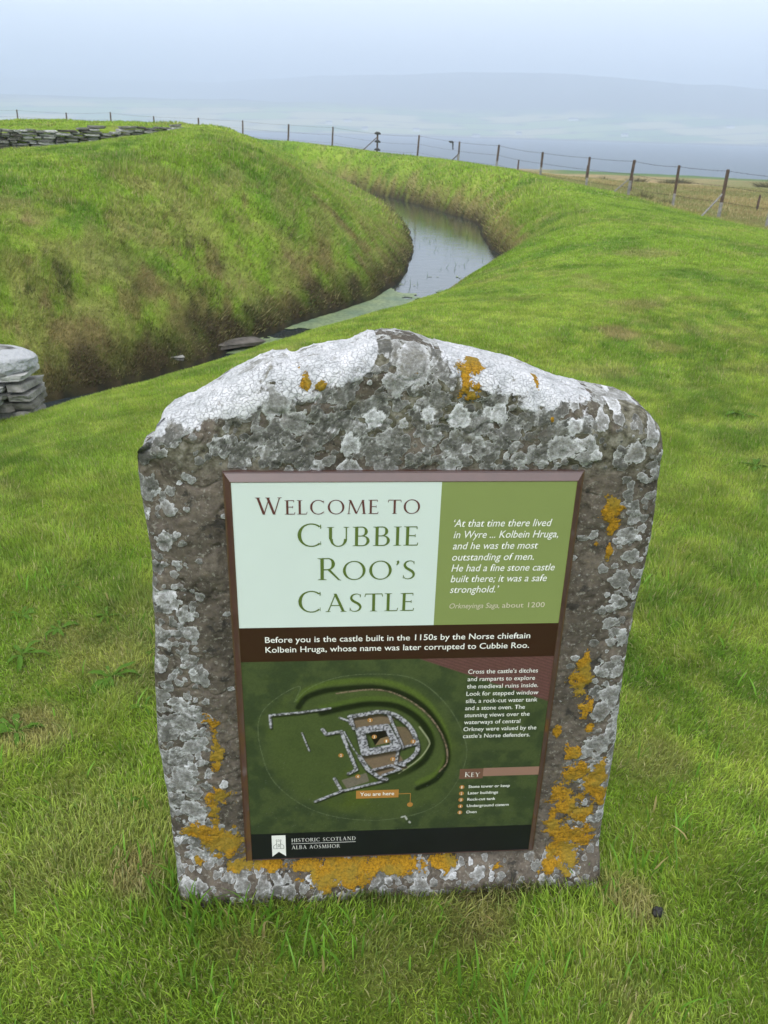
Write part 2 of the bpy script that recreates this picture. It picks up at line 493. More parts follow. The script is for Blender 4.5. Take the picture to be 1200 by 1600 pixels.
# ------------------------------------------------------------------ water in the ditch
def make_water():
    m, n, b = nodes_mat('ditch_water')
    b.inputs['Base Color'].default_value = (0.022, 0.030, 0.034, 1)
    b.inputs['Roughness'].default_value = 0.06
    b.inputs['IOR'].default_value = 1.33
    b.inputs['Specular IOR Level'].default_value = 0.9
    tcn = n.nodes.new('ShaderNodeTexCoord')
    mp_ = n.nodes.new('ShaderNodeMapping'); mp_.inputs['Scale'].default_value = (1.0, 2.6, 1); mp_.inputs['Rotation'].default_value = (0, 0, 0.3)
    n.links.new(tcn.outputs['Object'], mp_.inputs[0])
    t = n.nodes.new('ShaderNodeTexNoise'); t.inputs['Scale'].default_value = 2.6; t.inputs['Detail'].default_value = 4
    n.links.new(mp_.outputs[0], t.inputs['Vector'])
    bp = n.nodes.new('ShaderNodeBump'); bp.inputs['Strength'].default_value = 0.22; bp.inputs['Distance'].default_value = 0.02
    n.links.new(t.outputs['Fac'], bp.inputs['Height']); n.links.new(bp.outputs[0], b.inputs['Normal'])
    bm = bmesh.new()
    vv = [bm.verts.new((x, y, WATER - 0.03)) for x, y in ((-30, -1), (6, -1), (6, 52), (-30, 52))]
    bm.faces.new(vv)
    link('ditch_water', bm_mesh('ditch_water', bm, m), kind='structure')
    # algae film floating on the near reach, broken at its edges
    m, n, b = nodes_mat('algae_film')
    b.inputs['Roughness'].default_value = 0.55
    b.inputs['Specular IOR Level'].default_value = 0.35
    tcn = n.nodes.new('ShaderNodeTexCoord')
    t1 = n.nodes.new('ShaderNodeTexNoise'); t1.inputs['Scale'].default_value = 1.6; t1.inputs['Detail'].default_value = 6
    t2 = n.nodes.new('ShaderNodeTexNoise'); t2.inputs['Scale'].default_value = 14; t2.inputs['Detail'].default_value = 5
    for t in (t1, t2):
        n.links.new(tcn.outputs['Object'], t.inputs['Vector'])
    rp = n.nodes.new('ShaderNodeValToRGB')
    rp.color_ramp.elements[0].position = 0.35; rp.color_ramp.elements[0].color = (0.11, 0.17, 0.10, 1)
    rp.color_ramp.elements[1].position = 0.65; rp.color_ramp.elements[1].color = (0.20, 0.25, 0.12, 1)
    n.links.new(t1.outputs['Fac'], rp.inputs[0])
    mx_ = n.nodes.new('ShaderNodeMix'); mx_.data_type = 'RGBA'; mx_.blend_type = 'MULTIPLY'; mx_.inputs['Factor'].default_value = 0.6
    rp2 = n.nodes.new('ShaderNodeValToRGB')
    rp2.color_ramp.elements[0].position = 0.4; rp2.color_ramp.elements[0].color = (0.35, 0.4, 0.35, 1)
    rp2.color_ramp.elements[1].position = 0.55; rp2.color_ramp.elements[1].color = (1, 1, 1, 1)
    n.links.new(t2.outputs['Fac'], rp2.inputs[0])
    n.links.new(rp.outputs[0], mx_.inputs[6]); n.links.new(rp2.outputs[0], mx_.inputs[7])
    n.links.new(mx_.outputs[2], b.inputs['Base Color'])
    xs = np.arange(-4.6, 1.9, 0.045); ys = np.arange(8, 19.5, 0.045)
    X, Y = np.meshgrid(xs, ys, indexing='ij')
    nse = fbm(X * 1.3, Y * 1.0, octv=5, seed=91)
    fine = fbm(X * 7, Y * 4, octv=3, seed=93)
    lim = 15.2 - 0.9 * X
    keep = (sstep(lim + 2.4, lim - 2.2, Y) * 1.0 + nse * 1.1 + fine * 0.7) > 1.30
    hole = (np.hypot((X + 1.35) / 0.55, (Y - 11.9) / 0.3) + (fine - 0.5)) < 1
    keep &= ~hole
    keep &= (Y + X * 0.3 > 10.0)
    # small floating scraps further up the ditch
    scr = (fbm(X * 5, Y * 3, octv=3, seed=95) > 0.73) & (Y > lim)
    keep |= scr
    nv = len(ys)
    q = grid_faces(len(xs), nv)
    kq = keep.ravel()[q].all(1)
    Z = np.full(X.shape, WATER - 0.022) + 0.002 * fine
    used = np.unique(q[kq]); remap = -np.ones(X.size, int); remap[used] = np.arange(len(used))
    V = np.stack([X.ravel(), Y.ravel(), Z.ravel()], 1)[used]
    q = remap[q[kq]]
    link('algae_film', np_mesh('algae_film', V, q.ravel(), np.arange(len(q)) * 4, m, True), kind='stuff', label='pale green algae film on the near reach of the ditch', )

make_water()

# ------------------------------------------------------------------ sea, far shore, hill
def make_far():
    m, n, b = nodes_mat('sea_water')
    b.inputs['Base Color'].default_value = (0.02, 0.045, 0.075, 1)
    b.inputs['Roughness'].default_value = 0.35
    b.inputs['IOR'].default_value = 1.20
    tcn = n.nodes.new('ShaderNodeTexCoord')
    t = n.nodes.new('ShaderNodeTexNoise'); t.inputs['Scale'].default_value = 0.12; t.inputs['Detail'].default_value = 5
    n.links.new(tcn.outputs['Object'], t.inputs['Vector'])
    bp = n.nodes.new('ShaderNodeBump'); bp.inputs['Strength'].default_value = 0.5; bp.inputs['Distance'].default_value = 1.2
    n.links.new(t.outputs['Fac'], bp.inputs['Height']); n.links.new(bp.outputs[0], b.inputs['Normal'])
    bm = bmesh.new()
    bm.faces.new([bm.verts.new(p) for p in ((-6200, -800, -15), (6200, -800, -15), (6200, 6200, -15), (-6200, 6200, -15))])
    link('sea', bm_mesh('sea', bm, m), kind='structure')
    m, n, b = nodes_mat('far_farmland')
    b.inputs['Roughness'].default_value = 1.0
    b.inputs['Specular IOR Level'].default_value = 0.0
    at = n.nodes.new('ShaderNodeAttribute'); at.attribute_name = 'tone'
    n.links.new(at.outputs['Color'], b.inputs['Base Color'])
    xs = np.linspace(-5600, 6000, 420); ys = np.concatenate([np.linspace(1700, 2500, 130), np.linspace(2520, 6000, 80)])
    X, Y = np.meshgrid(xs, ys, indexing='ij')
    Z = hill_height(X, Y)
    # a patchwork of fields
    u = X * 0.94 + Y * 0.3; v = Y * 0.94 - X * 0.3 + 40 * np.sin(X / 300)
    cellx = np.floor(u / 170 + 0.35 * np.floor(v / 105)); celly = np.floor(v / 105)
    h = _hash(cellx, celly, cellx * 0, 5)
    g1 = np.array((0.13, 0.24, 0.05)); g2 = np.array((0.42, 0.40, 0.18)); g3 = np.array((0.26, 0.36, 0.09)); moor = np.array((0.095, 0.095, 0.075))
    c = mixc(g1, g3, sstep(0.2, 0.5, h)); c = mixc(c, g2, sstep(0.66, 0.7, h))
    c = mixc(c, np.array((0.05, 0.06, 0.04)), ((np.abs(u / 170 + 0.35 * celly - cellx - 0.5) > 0.47) | (np.abs(v / 105 - celly - 0.5) > 0.45)).astype(float) * 0.8)
    c = mixc(c, moor, sstep(35, 70, Z + 25 * (fbm(X / 200, Y / 200, octv=3, seed=101) - 0.5)))
    c = mixc(c, np.array((0.10, 0.09, 0.075)), sstep(-10, -13, Z))
    q = grid_faces(len(xs), len(ys))
    link('far_hill', np_mesh('far_hill', np.stack([X.ravel(), Y.ravel(), Z.ravel()], 1), q.ravel(), np.arange(len(q)) * 4, m, True, colors=c.reshape(-1, 3)), kind='structure')

def hill_height(X, Y):
    X = np.asarray(X, float); Y = np.asarray(Y, float)
    shore = 1960 + 60 * np.sin(X / 420 + 1) + 25 * np.sin(X / 130)
    d = Y - shore
    ridge = 182 - 36 * sstep(500, 1700, X) + 10 * np.sin(X / 480 + 0.5) - 20 * sstep(-100, -2500, X)
    low = -17 + 40 * sstep(-30, 500, d) + 6 * (fbm(X / 160, Y / 160, octv=3, seed=103) - 0.5)
    d2 = d - 1500 * sstep(450, -1300, X)
    top = (ridge - 23 + 25 * sstep(400, -1300, X)) * (0.25 * sstep(250, 800, d) + 0.75 * sstep(450, 1400, d2)) + 22 * (fbm(X / 300, Y / 300, octv=4, seed=107) - 0.5) * sstep(200, 900, d)
    z = np.minimum(low + top, 203) - 120 * sstep(1800, 3200, d2)
    return np.maximum(np.where(d < -60, -18.5, z), -18.5)

make_far()

# haze over the whole sound
def make_haze():
    m = bpy.data.materials.new('sea_haze'); m.use_nodes = True
    n = m.node_tree; n.nodes.clear()
    o = n.nodes.new('ShaderNodeOutputMaterial'); v = n.nodes.new('ShaderNodeVolumePrincipled')
    v.inputs['Color'].default_value = (0.67, 0.77, 0.92, 1)
    v.inputs['Density'].default_value = 0.00082
    v.inputs['Anisotropy'].default_value = 0.0
    n.links.new(v.outputs[0], o.inputs['Volume'])
    bm = bmesh.new()
    boxm(bm, -6400, 6400, -900, 6400, -20, 212)
    link('haze', bm_mesh('haze', bm, m), kind='stuff')
HAZE = True
if HAZE:
    make_haze()

# ------------------------------------------------------------------ the standing stone
YAW = 0.0814
SX, SY = 0.0, 1.285            # origin of the stone's own frame: panel face lies on its local y = 0
def stone_point(x, z):
    """world x on the face plane -> local x"""
    return x / math.cos(math.atan(YAW))

def catmull(P, n=12):
    P = np.array(P, float); out = []
    for i in range(len(P) - 1):
        p0 = P[max(i - 1, 0)]; p1 = P[i]; p2 = P[i + 1]; p3 = P[min(i + 2, len(P) - 1)]
        for k in range(n):
            t = k / n
            out.append(0.5 * ((2 * p1) + (-p0 + p2) * t + (2 * p0 - 5 * p1 + 4 * p2 - p3) * t * t + (-p0 + 3 * p1 - 3 * p2 + p3) * t ** 3))
    out.append(P[-1])
    return np.array(out)

def resample(P, n):
    d = np.concatenate([[0], np.cumsum(np.hypot(*np.diff(P, axis=0).T))])
    t = np.linspace(0, d[-1], n)
    return np.stack([np.interp(t, d, P[:, 0]), np.interp(t, d, P[:, 1])], 1)

def make_stone():
    NU, NV = 380, 480
    Lf = [(-0.405, -0.10), (-0.412, -0.002), (-0.423, 0.102), (-0.424, 0.226), (-0.429, 0.34), (-0.431, 0.423), (-0.424, 0.544), (-0.415, 0.643), (-0.413, 0.72), (-0.407, 0.80), (-0.412, 0.864),
          (-0.416, 0.92), (-0.415, 0.975), (-0.408, 1.005), (-0.385, 1.013), (-0.381, 1.035)]
    Tp = [(-0.381, 1.035), (-0.374, 1.047), (-0.345, 1.063), (-0.322, 1.073), (-0.285, 1.094), (-0.238, 1.120), (-0.205, 1.137), (-0.175, 1.146), (-0.15, 1.145), (-0.112, 1.157),
          (-0.055, 1.168), (-0.022, 1.181), (0.008, 1.184), (0.044, 1.181), (0.088, 1.168), (0.14, 1.156), (0.205, 1.140), (0.262, 1.122), (0.32, 1.101), (0.368, 1.090),
          (0.42, 1.080), (0.455, 1.068), (0.481, 1.042)]
    Rt = [(0.497, -0.10), (0.499, 0.035), (0.496, 0.185), (0.494, 0.342), (0.487, 0.504), (0.485, 0.653), (0.488, 0.764), (0.491, 0.843), (0.486, 0.943), (0.487, 0.99), (0.481, 1.042)]
    Bt = [(-0.405, -0.10), (0, -0.1), (0.497, -0.10)]
    L = resample(catmull(Lf), NV); R = resample(catmull(Rt), NV); T = resample(catmull(Tp), NU); B = resample(catmull(Bt), NU)
    u = np.linspace(0, 1, NU)[:, None, None]; v = np.linspace(0, 1, NV)[None, :, None]
    P = (1 - v) * B[:, None] + v * T[:, None] + (1 - u) * L[None] + u * R[None] \
        - ((1 - u) * (1 - v) * B[0] + u * (1 - v) * B[-1] + (1 - u) * v * T[0] + u * v * T[-1])
    X, Z = P[..., 0], P[..., 1]
    # distance to the outline for the rounding of the arris
    out = np.concatenate([L[::12], T[1:-1:10], R[::-1][::12]])
    out = out[out[:, 1] > -0.09]
    dist = np.full(X.shape, 9.0)
    for i in range(len(out) - 1):
        a, bb = out[i], out[i + 1]; ab = bb - a
        t = np.clip(((X - a[0]) * ab[0] + (Z - a[1]) * ab[1]) / (ab @ ab + 1e-12), 0, 1)
        dist = np.minimum(dist, np.hypot(X - a[0] - t * ab[0], Z - a[1] - t * ab[1]))
    topn = sstep(1.0, 1.06, Z)
    rr = 0.022 + 0.030 * topn + 0.012 * (fbm(X * 9, Z * 9, octv=2, seed=201) - 0.5)
    rr = np.maximum(rr, 0.012)
    tt = np.clip(dist / rr, 0, 1)
    round_y = rr * (1 + 0.25 * topn) * (1 - np.sqrt(np.clip(1 - (1 - tt) ** 2, 0, 1)))
    # broad relief of the face (local y grows away from the viewer)
    Y = 0.012 + 0.022 * (fbm(X * 5, Z * 5, octv=3, seed=203) - 0.5)
    Y += 0.012 * (fbm(X * 17, Z * 15, octv=3, seed=207) - 0.5)
    # bedding: the left edge breaks back in a ledge low down
    ledge = sstep(-0.355, -0.385, X + 0.02 * (fbm(Z * 9, X * 3, octv=3, seed=211) - 0.5)) * sstep(1.02, 0.98, Z)
    Y += 0.013 * ledge * sstep(0.80, 0.92, Z) + 0.008 * ledge
    # the foot of the stone comes a little forward
    Y -= 0.030 * sstep(0.10, 0.02, Z)
    # dressed recess behind the information panel
    pan = np.maximum(np.maximum(-0.277 - X, X - 0.353), np.maximum(0.082 - Z, Z - 0.982))
    k = sstep(0.015, -0.004, pan)
    Y = Y * (1 - k) + np.maximum(Y, 0.017) * k
    pits = sstep(0.66, 0.80, fbm(X * 42, Z * 42, octv=2, seed=213)) * (0.5 + 0.5 * vnoise(X * 6, Z * 6, seed=214))
    Y += 0.0035 * pits
    Y += 0.0045 * (fbm(X * 60, Z * 60, octv=3, seed=217) - 0.5)
    cracks = np.abs(fbm(X * 7 + 3, Z * 10, octv=3, seed=219) - 0.5)
    Y += 0.0035 * sstep(0.012, 0.0, cracks) * sstep(0.45, 0.6, vnoise(X * 4, Z * 4, seed=220))
    Y += round_y
    F = np.stack([X, Y, Z], -1).reshape(-1, 3)
    nF = len(F)
    # lichen fields -------------------------------------------------
    xs, zs = F[:, 0], F[:, 2]
    order = np.argsort(xs, kind='stable'); sx = xs[order]
    f = np.full(nF, -0.6); tone = np.full(nF, 0.4)
    r2 = np.random.default_rng(22)
    def cover(x, z):
        d = 0.10
        if z > 0.975: d = 0.98 if x < 0.3 else 0.72
        d = max(d, 0.95 * float(sstep(-0.315, -0.35, x)) * (0.65 if z > 0.72 else 1.0))
        d = max(d, 0.70 * float(sstep(0.39, 0.44, x)))
        if z < 0.085: d = 0.75 if x < 0.1 else 0.5
        if z > 0.95 and x < -0.28: d = 0.45
        return d
    ros = []
    for i in range(11500):
        x = r2.uniform(-0.44, 0.505); z = r2.uniform(-0.03, 1.19)
        if -0.27 < x < 0.345 and 0.09 < z < 0.975:
            continue
        cv = cover(x, z)
        if r2.random() > cv ** 1.5 * 0.80:
            continue
        big = r2.random()
        r = 0.0022 + 0.0075 * r2.random() ** 1.3 + (0.018 * r2.random() if big > 0.86 and cv > 0.4 else 0)
        tn = 0.22 + 0.42 * r2.random() if z > 0.975 else 0.42 + 0.40 * r2.random()
        if r2.random() < 0.18: tn = min(tn + 0.25, 1.0)
        ros.append((x, z, r, r * r2.uniform(0.75, 1.1), tn))
    r2.shuffle(ros)
    ros = sorted([tuple(q) for q in ros], key=lambda q: -q[2] + 0.004 * r2.random())
    WT = [(-0.02, 1.066, 0.016, 0.017), (-0.058, 1.018, 0.017, 0.02), (0.123, 1.071, 0.019, 0.02), (0.189, 1.074, 0.016, 0.02), (0.318, 1.055, 0.015, 0.015), (0.071, 1.074, 0.011, 0.014), (0.03, 1.058, 0.008, 0.01), (0.182, 1.131, 0.009, 0.012), (0.169, 1.077, 0.008, 0.009), (0.393, 1.083, 0.013, 0.013), (0.36, 1.004, 0.01, 0.01)]
    GR = [(0.456, 1.036, 0.014, 0.025), (0.427, 1.009, 0.018, 0.022), (0.366, 1.061, 0.013, 0.016), (0.329, 1.116, 0.024, 0.019), (0.286, 1.121, 0.017, 0.013), (0.287, 1.092, 0.01, 0.011), (0.114, 1.066, 0.013, 0.013), (0.117, 0.987, 0.015, 0.014), (0.137, 1.013, 0.009, 0.009), (0.34, 1.013, 0.022, 0.028), (0.301, 1.015, 0.031, 0.023), (0.045, 1.157, 0.031, 0.036), (0.015, 1.125, 0.02, 0.021), (-0.18, 1.092, 0.029, 0.027), (-0.15, 1.06, 0.025, 0.022), (-0.232, 1.082, 0.02, 0.017), (-0.298, 1.081, 0.022, 0.011), (-0.368, 0.906, 0.015, 0.014), (-0.322, 0.959, 0.008, 0.008), (-0.379, 0.839, 0.013, 0.018), (-0.361, 0.936, 0.008, 0.009), (0.432, 0.661, 0.013, 0.013), (0.465, 0.624, 0.01, 0.015), (0.459, 0.58, 0.013, 0.009), (0.436, 0.548, 0.013, 0.01), (0.467, 0.55, 0.013, 0.012), (0.459, 0.489, 0.022, 0.032), (0.444, 0.458, 0.018, 0.026), (0.484, 0.425, 0.011, 0.029), (0.449, 0.377, 0.026, 0.023), (0.426, 0.353, 0.019, 0.015), (0.462, 0.313, 0.027, 0.015), (0.483, 0.257, 0.013, 0.027), (-0.328, 0.549, 0.01, 0.013), (-0.339, 0.559, 0.006, 0.007), (-0.328, 0.503, 0.008, 0.009), (-0.336, 0.459, 0.017, 0.014), (-0.37, 0.452, 0.024, 0.022), (-0.363, 0.389, 0.02, 0.019), (-0.387, 0.309, 0.025, 0.033), (-0.367, 0.275, 0.018, 0.017), (-0.374, 0.233, 0.026, 0.021)]
    ros += [(x, z, a, c, 0.62 + 0.15 * r2.random()) for x, z, a, c in GR] + [(x, z, a, c, 0.98) for x, z, a, c in WT]
    wig = fbm(xs * 70, zs * 70, octv=3, seed=231) - 0.5
    for (cx, cz, ra, rb, tn) in ros:
        a, bb = np.searchsorted(sx, (cx - ra * 1.7, cx + ra * 1.7))
        idx = order[a:bb]
        idx = idx[np.abs(zs[idx] - cz) < rb * 1.7]
        if not len(idx):
            continue
        dx = (xs[idx] - cx) / ra; dz = (zs[idx] - cz) / rb
        an = np.arctan2(dz, dx)
        ph = r2.uniform(0, 6.28, 3)
        lob = 1 + 0.10 * np.sin(3 * an + ph[0]) + 0.08 * np.sin(5 * an + ph[1]) + 0.05 * np.sin(9 * an + ph[2])
        d = np.hypot(dx, dz) / lob + wig[idx] * 0.55
        val = 1 - d
        up = val > np.maximum(-0.25, np.where(f[idx] > 0, 0.0, f[idx]))
        ins = idx[up]
        f[ins] = val[up]
        t_in = tn * (0.78 + 0.30 * sstep(0.45, 0.05, val[up]))
        tone[ins] = np.where(val[up] > -0.1, t_in, tone[ins] * 0 + tn)
    OR = [(0.14, 1.147, 0.019, 0.011), (0.130, 1.129, 0.010, 0.015), (0.147, 1.120, 0.012, 0.009), (0.137, 1.105, 0.014, 0.012), (0.256, 1.127, 0.006, 0.01), (0.278, 1.064, 0.003, 0.007), (-0.13, 1.122, 0.008, 0.01), (-0.106, 1.12, 0.008, 0.006),
          (0.402, 0.899, 0.016, 0.024), (0.412, 0.861, 0.012, 0.023), (0.41, 0.817, 0.008, 0.023), (0.388, 0.83, 0.009, 0.008), (0.397, 0.574, 0.01, 0.027), (0.398, 0.522, 0.021, 0.032), (0.413, 0.467, 0.014, 0.03), (0.428, 0.419, 0.01, 0.014), (0.362, 0.405, 0.01, 0.012),
          (0.416, 0.304, 0.036, 0.028), (0.385, 0.245, 0.030, 0.028), (0.44, 0.19, 0.030, 0.030), (0.415, 0.130, 0.038, 0.030), (0.40, 0.355, 0.02, 0.02), (0.454, 0.276, 0.022, 0.050), (0.478, 0.232, 0.012, 0.033), (0.407, 0.217, 0.033, 0.030), (0.379, 0.164, 0.028, 0.031), (0.408, 0.085, 0.040, 0.042), (0.442, 0.125, 0.030, 0.032), (0.382, 0.071, 0.020, 0.032),
          (-0.32, 0.443, 0.015, 0.029), (-0.315, 0.364, 0.013, 0.040), (-0.315, 0.265, 0.025, 0.020), (-0.328, 0.215, 0.014, 0.024), (-0.363, 0.172, 0.034, 0.019), (-0.339, 0.144, 0.024, 0.023), (-0.305, 0.134, 0.030, 0.036), (-0.368, 0.091, 0.011, 0.009),
          (-0.289, 0.083, 0.032, 0.013), (-0.075, 0.062, 0.085, 0.030), (-0.143, 0.072, 0.05, 0.015), (0.035, 0.070, 0.060, 0.018), (0.145, 0.074, 0.024, 0.013), (0.258, 0.062, 0.016, 0.011), (-0.22, 0.078, 0.035, 0.010)]
    g = np.full(nF, -1.0)
    for cx, cz, ra, rb in OR:
        a, bb = np.searchsorted(sx, (cx - ra * 2, cx + ra * 2)); idx = order[a:bb]
        d = np.hypot((xs[idx] - cx) / ra, (zs[idx] - cz) / rb)
        g[idx] = np.maximum(g[idx], 1 - d)
    g = g + (fbm(xs * 85, zs * 85, octv=3, seed=241) - 0.5) * 1.5 + (fbm(xs * 28, zs * 28, octv=2, seed=243) - 0.5) * 1.1
    g = np.clip(g - 0.02, -1, 1)
    # thick white crust along the weathered top edge
    topz = np.interp(xs, T[:, 0], T[:, 1])
    dt = topz - zs
    wd = np.interp(xs, [-0.40, -0.385, -0.34, -0.27, -0.20, -0.15, -0.10, -0.05, -0.02, 0.0, 0.06, 0.085, 0.12, 0.18, 0.24, 0.30, 0.34, 0.40, 0.46, 0.48],
                   [0.004, 0.018, 0.018, 0.042, 0.060, 0.034, 0.052, 0.050, 0.020, -0.02, -0.03, 0.010, 0.028, 0.034, 0.040, 0.024, 0.014, 0.012, 0.010, -.01])
    w = (wd * 0.86 - dt) / 0.012 + (fbm(xs * 26, zs * 26, octv=5, seed=251, gain=0.62) - 0.5) * 9.0 + 0.3
    w = np.clip(w, -1, 1)
    # dark weathering / moss in the hollows of the head of the stone
    moss = sstep(0.42, 0.54, fbm(xs * 16, zs * 16, octv=4, seed=253)) * sstep(0.94, 1.02, zs)
    # relief of the growths
    F[:, 1] -= 0.0011 * sstep(0.0, 0.2, f) + 0.0020 * sstep(0, 0.3, g) * (0.6 + 0.8 * fbm(xs * 160, zs * 160, octv=2, seed=257)) + 0.0015 * sstep(0, 0.4, w)
    F[:, 2] += 0.0012 * sstep(0, 0.4, w)
    faces = [grid_faces(NU, NV)]
    # sides and back: rings behind the outline
    ij = [(0, j) for j in range(NV)] + [(i, NV - 1) for i in range(1, NU)] + [(NU - 1, j) for j in range(NV - 2, -1, -1)] + [(i, 0) for i in range(NU - 2, 0, -1)]
    rim = np.array([i * NV + j for i, j in ij])
    cen = np.array([0.03, 0, 0.5])
    base = F[rim].copy()
    rings = []; fl = [f]; to = [tone]; gl = [g]; wl = [w]; ml = [moss]
    depths = [0.006, 0.014, 0.026, 0.042, 0.060, 0.080, 0.098, 0.110, 0.118]
    V = [F]
    off = nF
    prev = rim
    for k, dd in enumerate(depths):
        Pn = base.copy()
        Pn[:, 1] += dd
        nx = base[:, 0] - cen[0]
        shrink = 0.0 if dd < 0.09 else (dd - 0.09) ** 1.3 * 2.2
        amp = 0.010 * (fbm(base[:, 0] * 8 + dd * 30, base[:, 2] * 8, octv=3, seed=261) - 0.5) * min(1, dd / 0.03)
        dirx = np.sign(nx) * np.clip(np.abs(nx) / 0.45, 0, 1) ** 4; dirz = sstep(0.98, 1.1, base[:, 2])
        Pn[:, 0] += dirx * (amp - shrink); Pn[:, 2] += dirz * (amp * 1.0 - shrink * 1.0)
        V.append(Pn)
        cur = off + np.arange(len(rim)); off += len(rim)
        a = prev; b2 = cur
        faces.append(np.stack([a, np.roll(a, -1), np.roll(b2, -1), b2], -1))
        nz = fbm(Pn[:, 0] * 30 + dd * 9, Pn[:, 2] * 30 + dd * 40, octv=3, seed=263)
        fl.append(np.where(Pn[:, 0] > 0.4, nz - 0.47, nz - 0.42)); to.append(0.45 + 0.4 * vnoise(Pn[:, 0] * 60, Pn[:, 2] * 60 + dd * 50, seed=265))
        gl.append(np.full(len(rim), -1.0)); wl.append(np.where(w[rim] > -0.3, np.clip(0.9 - (nz - 0.5) * 4, -1, 1), -1.0)); ml.append(np.zeros(len(rim)))
        prev = cur
    # back cap: a coarse fan
    V.append(np.array([[0.03, 0.125, 0.5]])); cidx = off
    fl.append([-.5]); to.append([.5]); gl.append([-1]); wl.append([-1]); ml.append([0])
    tri = np.stack([prev, np.roll(prev, -1), np.full(len(prev), cidx)], -1)
    V = np.concatenate(V); quads = np.concatenate(faces)
    flat = np.concatenate([quads.ravel(), tri.ravel()])
    starts = np.concatenate([np.arange(len(quads)) * 4, len(quads) * 4 + np.arange(len(tri)) * 3])
    m = stone_material()
    me = np_mesh('standing_stone', V, flat, starts, m, True, floats={'lichen': np.concatenate(fl), 'lichen_tone': np.concatenate(to), 'orange': np.concatenate(gl), 'crust': np.concatenate(wl), 'moss': np.concatenate(ml)})
    return me

def stone_material():
    m, n, b = nodes_mat('lichened_sandstone')
    L_ = n.links
    def attr(a):
        x = n.nodes.new('ShaderNodeAttribute'); x.attribute_name = a; return x.outputs['Fac']
    def noise(sc, det=5, rough=0.55, dist=0.0):
        t = n.nodes.new('ShaderNodeTexNoise'); t.inputs['Scale'].default_value = sc; t.inputs['Detail'].default_value = det
        t.inputs['Roughness'].default_value = rough; t.inputs['Distortion'].default_value = dist
        L_.new(tcn.outputs['Object'], t.inputs['Vector']); return t.outputs['Fac']
    def ramp_(src, *st):
        r = n.nodes.new('ShaderNodeValToRGB')
        els = r.color_ramp.elements
        els[0].position, els[0].color = st[0][0], (*st[0][1], 1)
        els[1].position, els[1].color = st[-1][0], (*st[-1][1], 1)
        for p, c in st[1:-1]:
            e_ = els.new(p); e_.color = (*c, 1)
        L_.new(src, r.inputs[0]); return r.outputs[0]
    def mr(src, a, bb, c=0.0, d=1.0):
        r = n.nodes.new('ShaderNodeMapRange'); r.inputs['From Min'].default_value = a; r.inputs['From Max'].default_value = bb
        r.inputs['To Min'].default_value = c; r.inputs['To Max'].default_value = d
        L_.new(src, r.inputs['Value']); return r.outputs[0]
    def math_(op, a, bb):
        r = n.nodes.new('ShaderNodeMath'); r.operation = op
        for i, s in enumerate((a, bb)):
            if isinstance(s, (int, float)): r.inputs[i].default_value = s
            else: L_.new(s, r.inputs[i])
        return r.outputs[0]
    def mixn(fac, a, bb, mode='MIX'):
        r = n.nodes.new('ShaderNodeMix'); r.data_type = 'RGBA'; r.blend_type = mode
        if isinstance(fac, (int, float)): r.inputs['Factor'].default_value = fac
        else: L_.new(fac, r.inputs['Factor'])
        for i, s in ((6, a), (7, bb)):
            if isinstance(s, tuple): r.inputs[i].default_value = (*s, 1)
            else: L_.new(s, r.inputs[i])
        return r.outputs[2]
    tcn = n.nodes.new('ShaderNodeTexCoord')
    nb, nf, nff = noise(9, 6), noise(75, 6, 0.6), noise(260, 4, 0.6)
    base = ramp_(nb, (0.30, (0.055, 0.047, 0.037)), (0.48, (0.100, 0.085, 0.068)), (0.60, (0.140, 0.118, 0.096)), (0.74, (0.080, 0.071, 0.060)))
    base = mixn(0.85, base, ramp_(nf, (0.30, (0.45, 0.42, 0.38)), (0.5, (1, 1, 1)), (0.72, (1.35, 1.3, 1.22))), 'MULTIPLY')
    # a thin crust of mixed greys and tiny flecks over the bare stone
    fleck = mr(noise(120, 5, 0.7), 0.56, 0.64)
    base = mixn(math_('MULTIPLY', fleck, 0.6), base, (0.30, 0.29, 0.25))
    base = mixn(mr(noise(28, 5, 0.65, 0.4), 0.60, 0.66, 0, 0.85), base, (0.030, 0.028, 0.024))
    moss = ramp_(nf, (0.3, (0.020, 0.020, 0.014)), (0.48, (0.10, 0.095, 0.062)), (0.60, (0.19, 0.185, 0.145)), (0.72, (0.30, 0.29, 0.24)))
    base = mixn(math_('MULTIPLY', attr('moss'), 0.8), base, moss)
    # grey rosettes
    fd = math_('ADD', attr('lichen'), mr(nf, 0.3, 0.7, -0.16, 0.16))
    mask = mr(fd, 0.0, 0.05)
    tone = attr('lichen_tone')
    tn = math_('ADD', math_('ADD', tone, mr(noise(55, 4, 0.6), 0.3, 0.7, -0.12, 0.12)), mr(noise(190, 5, 0.75), 0.3, 0.7, -0.20, 0.20))
    rcol = ramp_(tn, (0.15, (0.060, 0.060, 0.052)), (0.42, (0.140, 0.138, 0.126)), (0.62, (0.265, 0.265, 0.256)), (0.80, (0.42, 0.425, 0.430)), (0.97, (0.62, 0.625, 0.65)))
    rim_ = math_('MULTIPLY', mr(fd, 0.0, 0.03), mr(fd, 0.16, 0.06))
    rcol = mixn(math_('MULTIPLY', rim_, 0.35), rcol, (0.62, 0.64, 0.62))
    areol = n.nodes.new('ShaderNodeTexVoronoi'); areol.feature = 'DISTANCE_TO_EDGE'; areol.inputs['Scale'].default_value = 330
    L_.new(tcn.outputs['Object'], areol.inputs['Vector'])
    rcol = mixn(mr(areol.outputs['Distance'], 0.10, 0.0, 0, 0.45), rcol, (0.10, 0.10, 0.09))
    col = mixn(math_('MULTIPLY', mask, mr(noise(34, 5, 0.7), 0.30, 0.46, 0.25, 1.0)), base, rcol)
    edge = math_('MULTIPLY', mr(fd, -0.09, -0.01), mr(fd, 0.02, 0.0))
